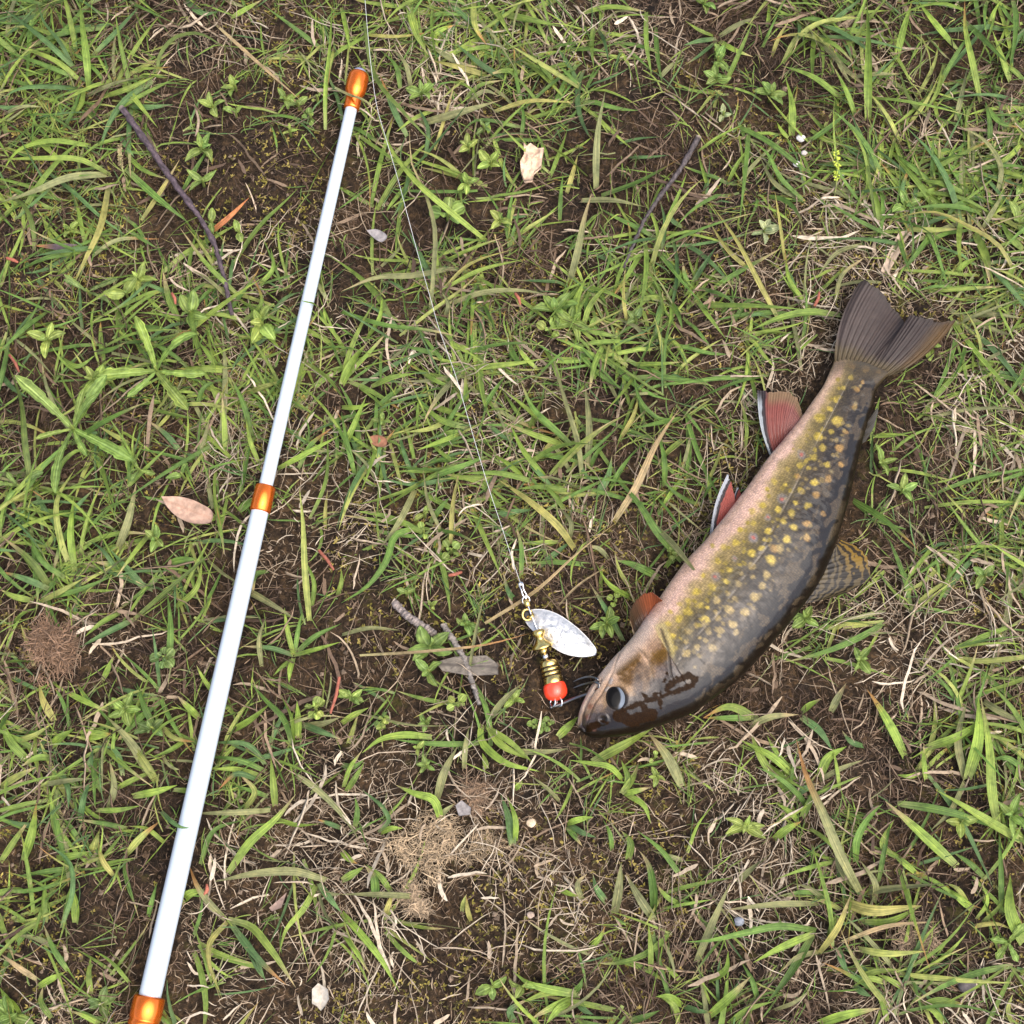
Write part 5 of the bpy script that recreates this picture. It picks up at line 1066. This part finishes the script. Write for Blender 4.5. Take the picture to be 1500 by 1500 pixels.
# seed heads
def seed_head(label, pts, n_, r_, ln, col):
    P_ = catmull([p2w(*q_) for q_ in pts], 30)
    t_ = thing('seed_head', label, 'seed head', (P_[0][0], P_[0][1], 0))
    V_, fs_, uv_ = tube1(P_, .0004, 24, 6); link('stalk', mesh_np('stalk', V_, fs_, np.zeros((len(V_), 3)) + (.2, .22, .07), uv_, None, M_STRAW), t_)
    k_ = rng.integers(10, 30, n_); c0 = P_[k_] ; d_ = rng.standard_normal((n_, 3)); d_ /= np.linalg.norm(d_, axis=1, keepdims=True)
    q_ = np.linspace(0, 1, 5)[None, :, None]
    Q_ = c0[:, None] + d_[:, None] * (r_ + q_ * ln)
    R_ = np.repeat((np.array([.2, .9, 1, .7, .1]) * ln * .28)[None], n_, 0)
    V_, F_, uv_ = tubes(Q_, R_, 5)
    cc = np.repeat(np.array(col) * rng.uniform(.6, 1.4, (n_, 1)), 25, 0)
    link('floret', mesh_np('floret', V_, F_, cc, uv_, None, M_STRAW), t_)
seed_head('brown grass seed spike standing beside the dark twig', [(190, 275, .002), (182, 255, .012), (176, 232, .016), (176, 214, .017)], 90, .0003, .0014, (.24, .19, .09))
seed_head('yellow-green flower head above tiny white pebble', [(1222, 290, .002), (1226, 262, .010), (1226, 240, .014), (1224, 225, .015)], 46, .0006, .0018, (.36, .42, .05))

# ------------------------------------------------------------------ loose grass (uncountable)
def filler(ntuft, ext, lo, hi, nb, wr, tall=1.0, seed=5, Sg=8, inner=0.0):
    r_ = np.random.default_rng(seed)
    X_ = r_.uniform(-ext, ext, (ntuft * 8, 2)); X_ = X_[np.abs(X_).max(1) > inner]; pix = w2p(np.column_stack([X_, np.zeros(len(X_))]))
    d_ = gdens(pix[:, 0], pix[:, 1]) ** 1.9 * (.25 + 1.5 * vnoise(X_[:, 0] * 34 + 9, X_[:, 1] * 34 + 9, seed))
    X_ = X_[r_.random(len(X_)) < d_ * .55][:ntuft]
    k_ = r_.integers(nb[0], nb[1] + 1, len(X_)); R0 = np.repeat(X_, k_, 0); n_ = len(R0)
    lean = np.repeat(r_.uniform(0, 6.28, len(X_)), k_); az = lean + r_.normal(0, 1.15, n_)
    L_ = np.repeat(r_.uniform(lo, hi, len(X_)), k_) * r_.uniform(.5, 1.15, n_)
    R0 = R0 + r_.normal(0, .0025, (n_, 2))
    el0 = np.clip(r_.normal(.75, .35, n_), .1, 1.35) * tall; el1 = el0 - r_.uniform(.6, 1.9, n_)
    t_ = np.linspace(0, 1, Sg)[None]
    el = el0[:, None] + (el1 - el0)[:, None] * t_ ** .8
    aa = az[:, None] + r_.normal(0, .45, n_)[:, None] * t_
    st_ = L_[:, None] / (Sg - 1)
    dx = np.cos(el) * np.cos(aa) * st_; dy = np.cos(el) * np.sin(aa) * st_; dz = np.sin(el) * st_
    P_ = np.stack([np.cumsum(dx, 1), np.cumsum(dy, 1), np.cumsum(dz, 1)], -1); P_ -= P_[:, :1]
    P_[..., 0] += R0[:, :1]; P_[..., 1] += R0[:, 1:2]
    g_ = gz(P_[..., 0], P_[..., 1]); P_[..., 2] += gz(R0[:, 0], R0[:, 1])[:, None] - .0005
    P_[..., 2] = np.maximum(P_[..., 2], g_ + .0012 + r_.uniform(0, .004, (n_, 1)) * (t_ > .15))
    ok = ~keepout(P_).any(1); P_ = P_[ok]; n_ = len(P_)
    W_ = blade_width(n_, Sg, r_.uniform(wr[0], wr[1], n_) * np.clip(L_[ok] / .035, .5, 1.2))
    V_, F_, uv_ = strips(P_, W_, r_.normal(0, .4, n_)[:, None] + r_.normal(0, .7, n_)[:, None] * t_, .16)
    return V_, F_, uv_, blade_cols(n_, Sg, 3)
def join(parts):
    V_, F_, U_, C_ = [], [], [], []; o_ = 0
    for v_, f_, u_, c_ in parts:
        V_.append(v_); F_.append(f_ + o_); U_.append(u_); C_.append(c_); o_ += len(v_)
    return np.concatenate(V_), np.concatenate(F_), np.concatenate(U_), np.concatenate(C_)
li = np.array(loose)
vi = (li[:, None] * HS * 3 + np.arange(HS * 3)[None]).ravel()
fb_ = HF[:(HS - 1) * 2]
lv = HV[vi]; lf = (fb_[None] + (np.arange(len(li)) * HS * 3)[:, None, None]).reshape(-1, 4)
parts = [(lv, lf, np.tile(HUV[:HS * 3], (len(li), 1)), HC[vi]), filler(1700, .46, .020, .060, (3, 8), (.0010, .0026), .8, 5), filler(3200, .46, .010, .034, (3, 9), (.0006, .0015), .85, 6, 6), filler(3600, 1.15, .025, .065, (4, 8), (.0014, .0032), .9, 7, 5, .44)]
V_, F_, U_, C_ = join(parts)
o = link('grass', mesh_np('grass', V_, F_, C_, U_, None, M_GRASS)); tag(o, 'short patchy green grass growing all over the soil', 'grass', None, 'stuff')

# ------------------------------------------------------------------ dry straw thatch, moss, soil crumbs
def thatch(n_, ext, lo, hi, r0, r1, Sg, k_, zmax, seed, pal, curl):
    r_ = np.random.default_rng(seed)
    X_ = r_.uniform(-ext, ext, (n_ * 2, 2))
    keep_ = r_.random(n_ * 2) < .38 + .62 * sstep(.3, .7, vnoise(X_[:, 0] * 26, X_[:, 1] * 26, 21)); X_ = X_[keep_][:n_]; n_ = len(X_)
    flow = fbm(X_[:, 0] * 9, X_[:, 1] * 9, 23) * 12
    az = flow + r_.normal(0, .9, n_); L_ = lo + (hi - lo) * r_.random(n_) ** 2.2
    t_ = np.linspace(-.5, .5, Sg)[None]
    aa = az[:, None] + r_.normal(0, curl, n_)[:, None] * t_ * 2 + r_.normal(0, curl * .4, (n_, Sg))
    st_ = L_[:, None] / (Sg - 1)
    P_ = np.zeros((n_, Sg, 3)); P_[..., 0] = np.cumsum(np.cos(aa) * st_, 1); P_[..., 1] = np.cumsum(np.sin(aa) * st_, 1)
    P_[..., :2] += (X_ - P_[:, Sg // 2, :2])[:, None]
    zb_ = r_.uniform(.0002, zmax, n_) ; tl = r_.normal(0, .16, n_)
    P_[..., 2] = gz(P_[..., 0], P_[..., 1]) + np.maximum(zb_[:, None] + tl[:, None] * t_ * L_[:, None] - np.abs(t_) ** 2 * .0015, -.0003)
    ok = ~keepout(P_).any(1); P_ = P_[ok]; n_ = len(P_); X_ = X_[ok]
    tt_ = np.linspace(0, 1, Sg)[None]; R_ = r_.uniform(r0, r1, n_)[:, None] * (1 - .5 * tt_ ** 2) * np.clip(.25 + 5 * np.minimum(tt_, 1 - tt_), .25, 1)
    if k_ == 2: V_, F_, uv_ = strips(P_, R_ * 2, r_.normal(0, .5, n_), .2, 2)
    else: V_, F_, uv_ = tubes(P_, R_, k_)
    pal = np.array(pal); pn = fbm(X_[:, 0] * 16 + 3, X_[:, 1] * 16, 29, 2)
    ci = np.clip((sstep(.3, .7, pn) * .6 + r_.random(n_) * .65 - .06) * len(pal), 0, len(pal) - 1).astype(int)
    cc = pal[ci] * r_.uniform(.7, 1.25, (n_, 1))
    return V_, F_, uv_, np.repeat(cc, Sg * k_, 0)
PAL = [(.040, .023, .013), (.070, .042, .024), (.11, .07, .041), (.175, .12, .073), (.24, .18, .115), (.32, .25, .17), (.40, .33, .235)]
parts = [thatch(17500, .43, .004, .040, .00014, .00042, 6, 3, .006, 61, PAL, .3), thatch(1500, .43, .010, .045, .0004, .0009, 7, 3, .006, 63, PAL[2:], .22), thatch(2600, .43, .008, .040, .0004, .0011, 8, 2, .006, 67, PAL[1:], .3)]
V_, F_, U_, C_ = join(parts)
o = link('dry_straw', mesh_np('dry_straw', V_, F_, C_, U_, None, M_STRAW)); tag(o, 'tangled dry straw and dead grass stalks littering the soil', 'straw', None, 'stuff')
V_, F_, U_, C_ = thatch(120000, .37, .0015, .010, .00010, .00026, 4, 2, .0030, 65, PAL[:5], .7)
o = link('root_fibres', mesh_np('root_fibres', V_, F_, C_, U_, None, M_STRAW)); tag(o, 'fine brown root fibres felted over the soil surface', 'plant litter', None, 'stuff')
# a few reddish stalks
red = [((252, 430), (257, 445)), ((467, 806), (489, 835)), ((1193, 448), (1200, 428)), ((14, 520), (28, 545)), ((658, 843), (676, 838)), ((497, 992), (484, 1045)), ((755, 430), (762, 446)), ((10, 378), (26, 384)), ((300, 1310), (303, 1296))]
P_ = np.array([[p2w(*a_, .006), p2w((a_[0] + b_[0]) / 2 + 2, (a_[1] + b_[1]) / 2, .008), p2w(*b_, .006)] for a_, b_ in red])
V_, F_, uv_ = tubes(P_, np.tile(np.array([.0008, .0009, .0006]), (len(red), 1)), 5)
for q_ in range(len(red)):
    o = link('red_stalk', mesh_np('red_stalk', V_[q_ * 15:(q_ + 1) * 15], F_[:10], np.zeros((15, 3)) + np.array((.27, .085, .05)) * rng.uniform(.7, 1.2), None, None, M_STRAW))
    tag(o, dedupe('short reddish dead stalk ' + rel(*red[q_][0]), *red[q_][0]), 'stalk', 'short reddish stalks')
# moss
def moss(n_, ext, seed):
    r_ = np.random.default_rng(seed); X_ = r_.uniform(-ext, ext, (n_ * 3, 2))
    X_ = X_[r_.random(n_ * 3) < sstep(.48, .68, fbm(X_[:, 0] * 17 + 40, X_[:, 1] * 17, 77, 2))][:n_]; n_ = len(X_)
    m_ = 4; az = r_.uniform(0, 6.28, (n_, m_)); ln = r_.uniform(.0008, .0022, (n_, m_)); up2 = r_.uniform(.3, 1.2, (n_, m_))
    c0 = np.column_stack([X_, gz(X_[:, 0], X_[:, 1]) + r_.uniform(.0003, .0022, n_)])[:, None]
    tip = c0 + np.stack([np.cos(az) * ln, np.sin(az) * ln, ln * up2 * .6], -1)
    sd_ = np.stack([-np.sin(az), np.cos(az), 0 * az], -1) * (ln * .22)[..., None]
    mid = (c0 + tip) / 2
    V_ = np.stack([c0 + 0 * tip, mid + sd_, tip, mid - sd_], 2).reshape(-1, 3)
    F_ = np.arange(len(V_)).reshape(-1, 4)
    cc = np.array([(.10, .085, .015), (.14, .115, .022), (.06, .05, .014), (.22, .17, .045)])[r_.integers(0, 4, n_)] * r_.uniform(.7, 1.3, (n_, 1))
    pix_ = w2p(V_.reshape(-1, 16, 3)[:, 0])
    return V_, F_, np.repeat(cc, m_ * 4, 0)
V_, F_, C_ = moss(18000, .42, 3)
o = link('moss', mesh_np('moss', V_, F_, C_, None, None, M_MOSS)); tag(o, 'low yellow-brown moss in patches on bare soil', 'moss', None, 'stuff')
# crumbs
r_ = np.random.default_rng(8); n_ = 40000
X_ = r_.uniform(-.42, .42, (n_, 2)); sz = .0004 + .0014 * r_.random(n_) ** 3
oct_ = np.array([(1, 0, 0), (0, 1, 0), (-1, 0, 0), (0, -1, 0), (0, 0, 1), (0, 0, -1)], float); of = np.array([(0, 1, 4), (1, 2, 4), (2, 3, 4), (3, 0, 4), (1, 0, 5), (2, 1, 5), (3, 2, 5), (0, 3, 5)])
ang_ = r_.uniform(0, 6.28, n_); ca, sa = np.cos(ang_), np.sin(ang_)
q_ = oct_[None] * r_.uniform(.6, 1.3, (n_, 6, 1))
V_ = np.stack([q_[..., 0] * ca[:, None] - q_[..., 1] * sa[:, None], q_[..., 0] * sa[:, None] + q_[..., 1] * ca[:, None], q_[..., 2] * .8], -1) * sz[:, None, None]
V_[..., :2] += X_[:, None]; V_[..., 2] += (gz(X_[:, 0], X_[:, 1]) + sz * .5)[:, None]
F_ = (of[None] + (np.arange(n_) * 6)[:, None, None]).reshape(-1, 3)
cc = np.array([(.022, .015, .010), (.042, .027, .016), (.07, .045, .027), (.15, .11, .075)])[r_.choice(4, n_, p=[.35, .35, .22, .08])] * r_.uniform(.7, 1.3, (n_, 1))
o = link('soil_crumbs', mesh_np('soil_crumbs', V_.reshape(-1, 3), F_, np.repeat(cc, 6, 0), None, None, M_CRUMB, False)); tag(o, 'loose dark soil crumbs strewn between the grass', 'soil', None, 'stuff')

print('TRIS', sum(len(o_.data.loops) - 2 * len(o_.data.polygons) for o_ in bpy.data.objects if o_.type == 'MESH'))
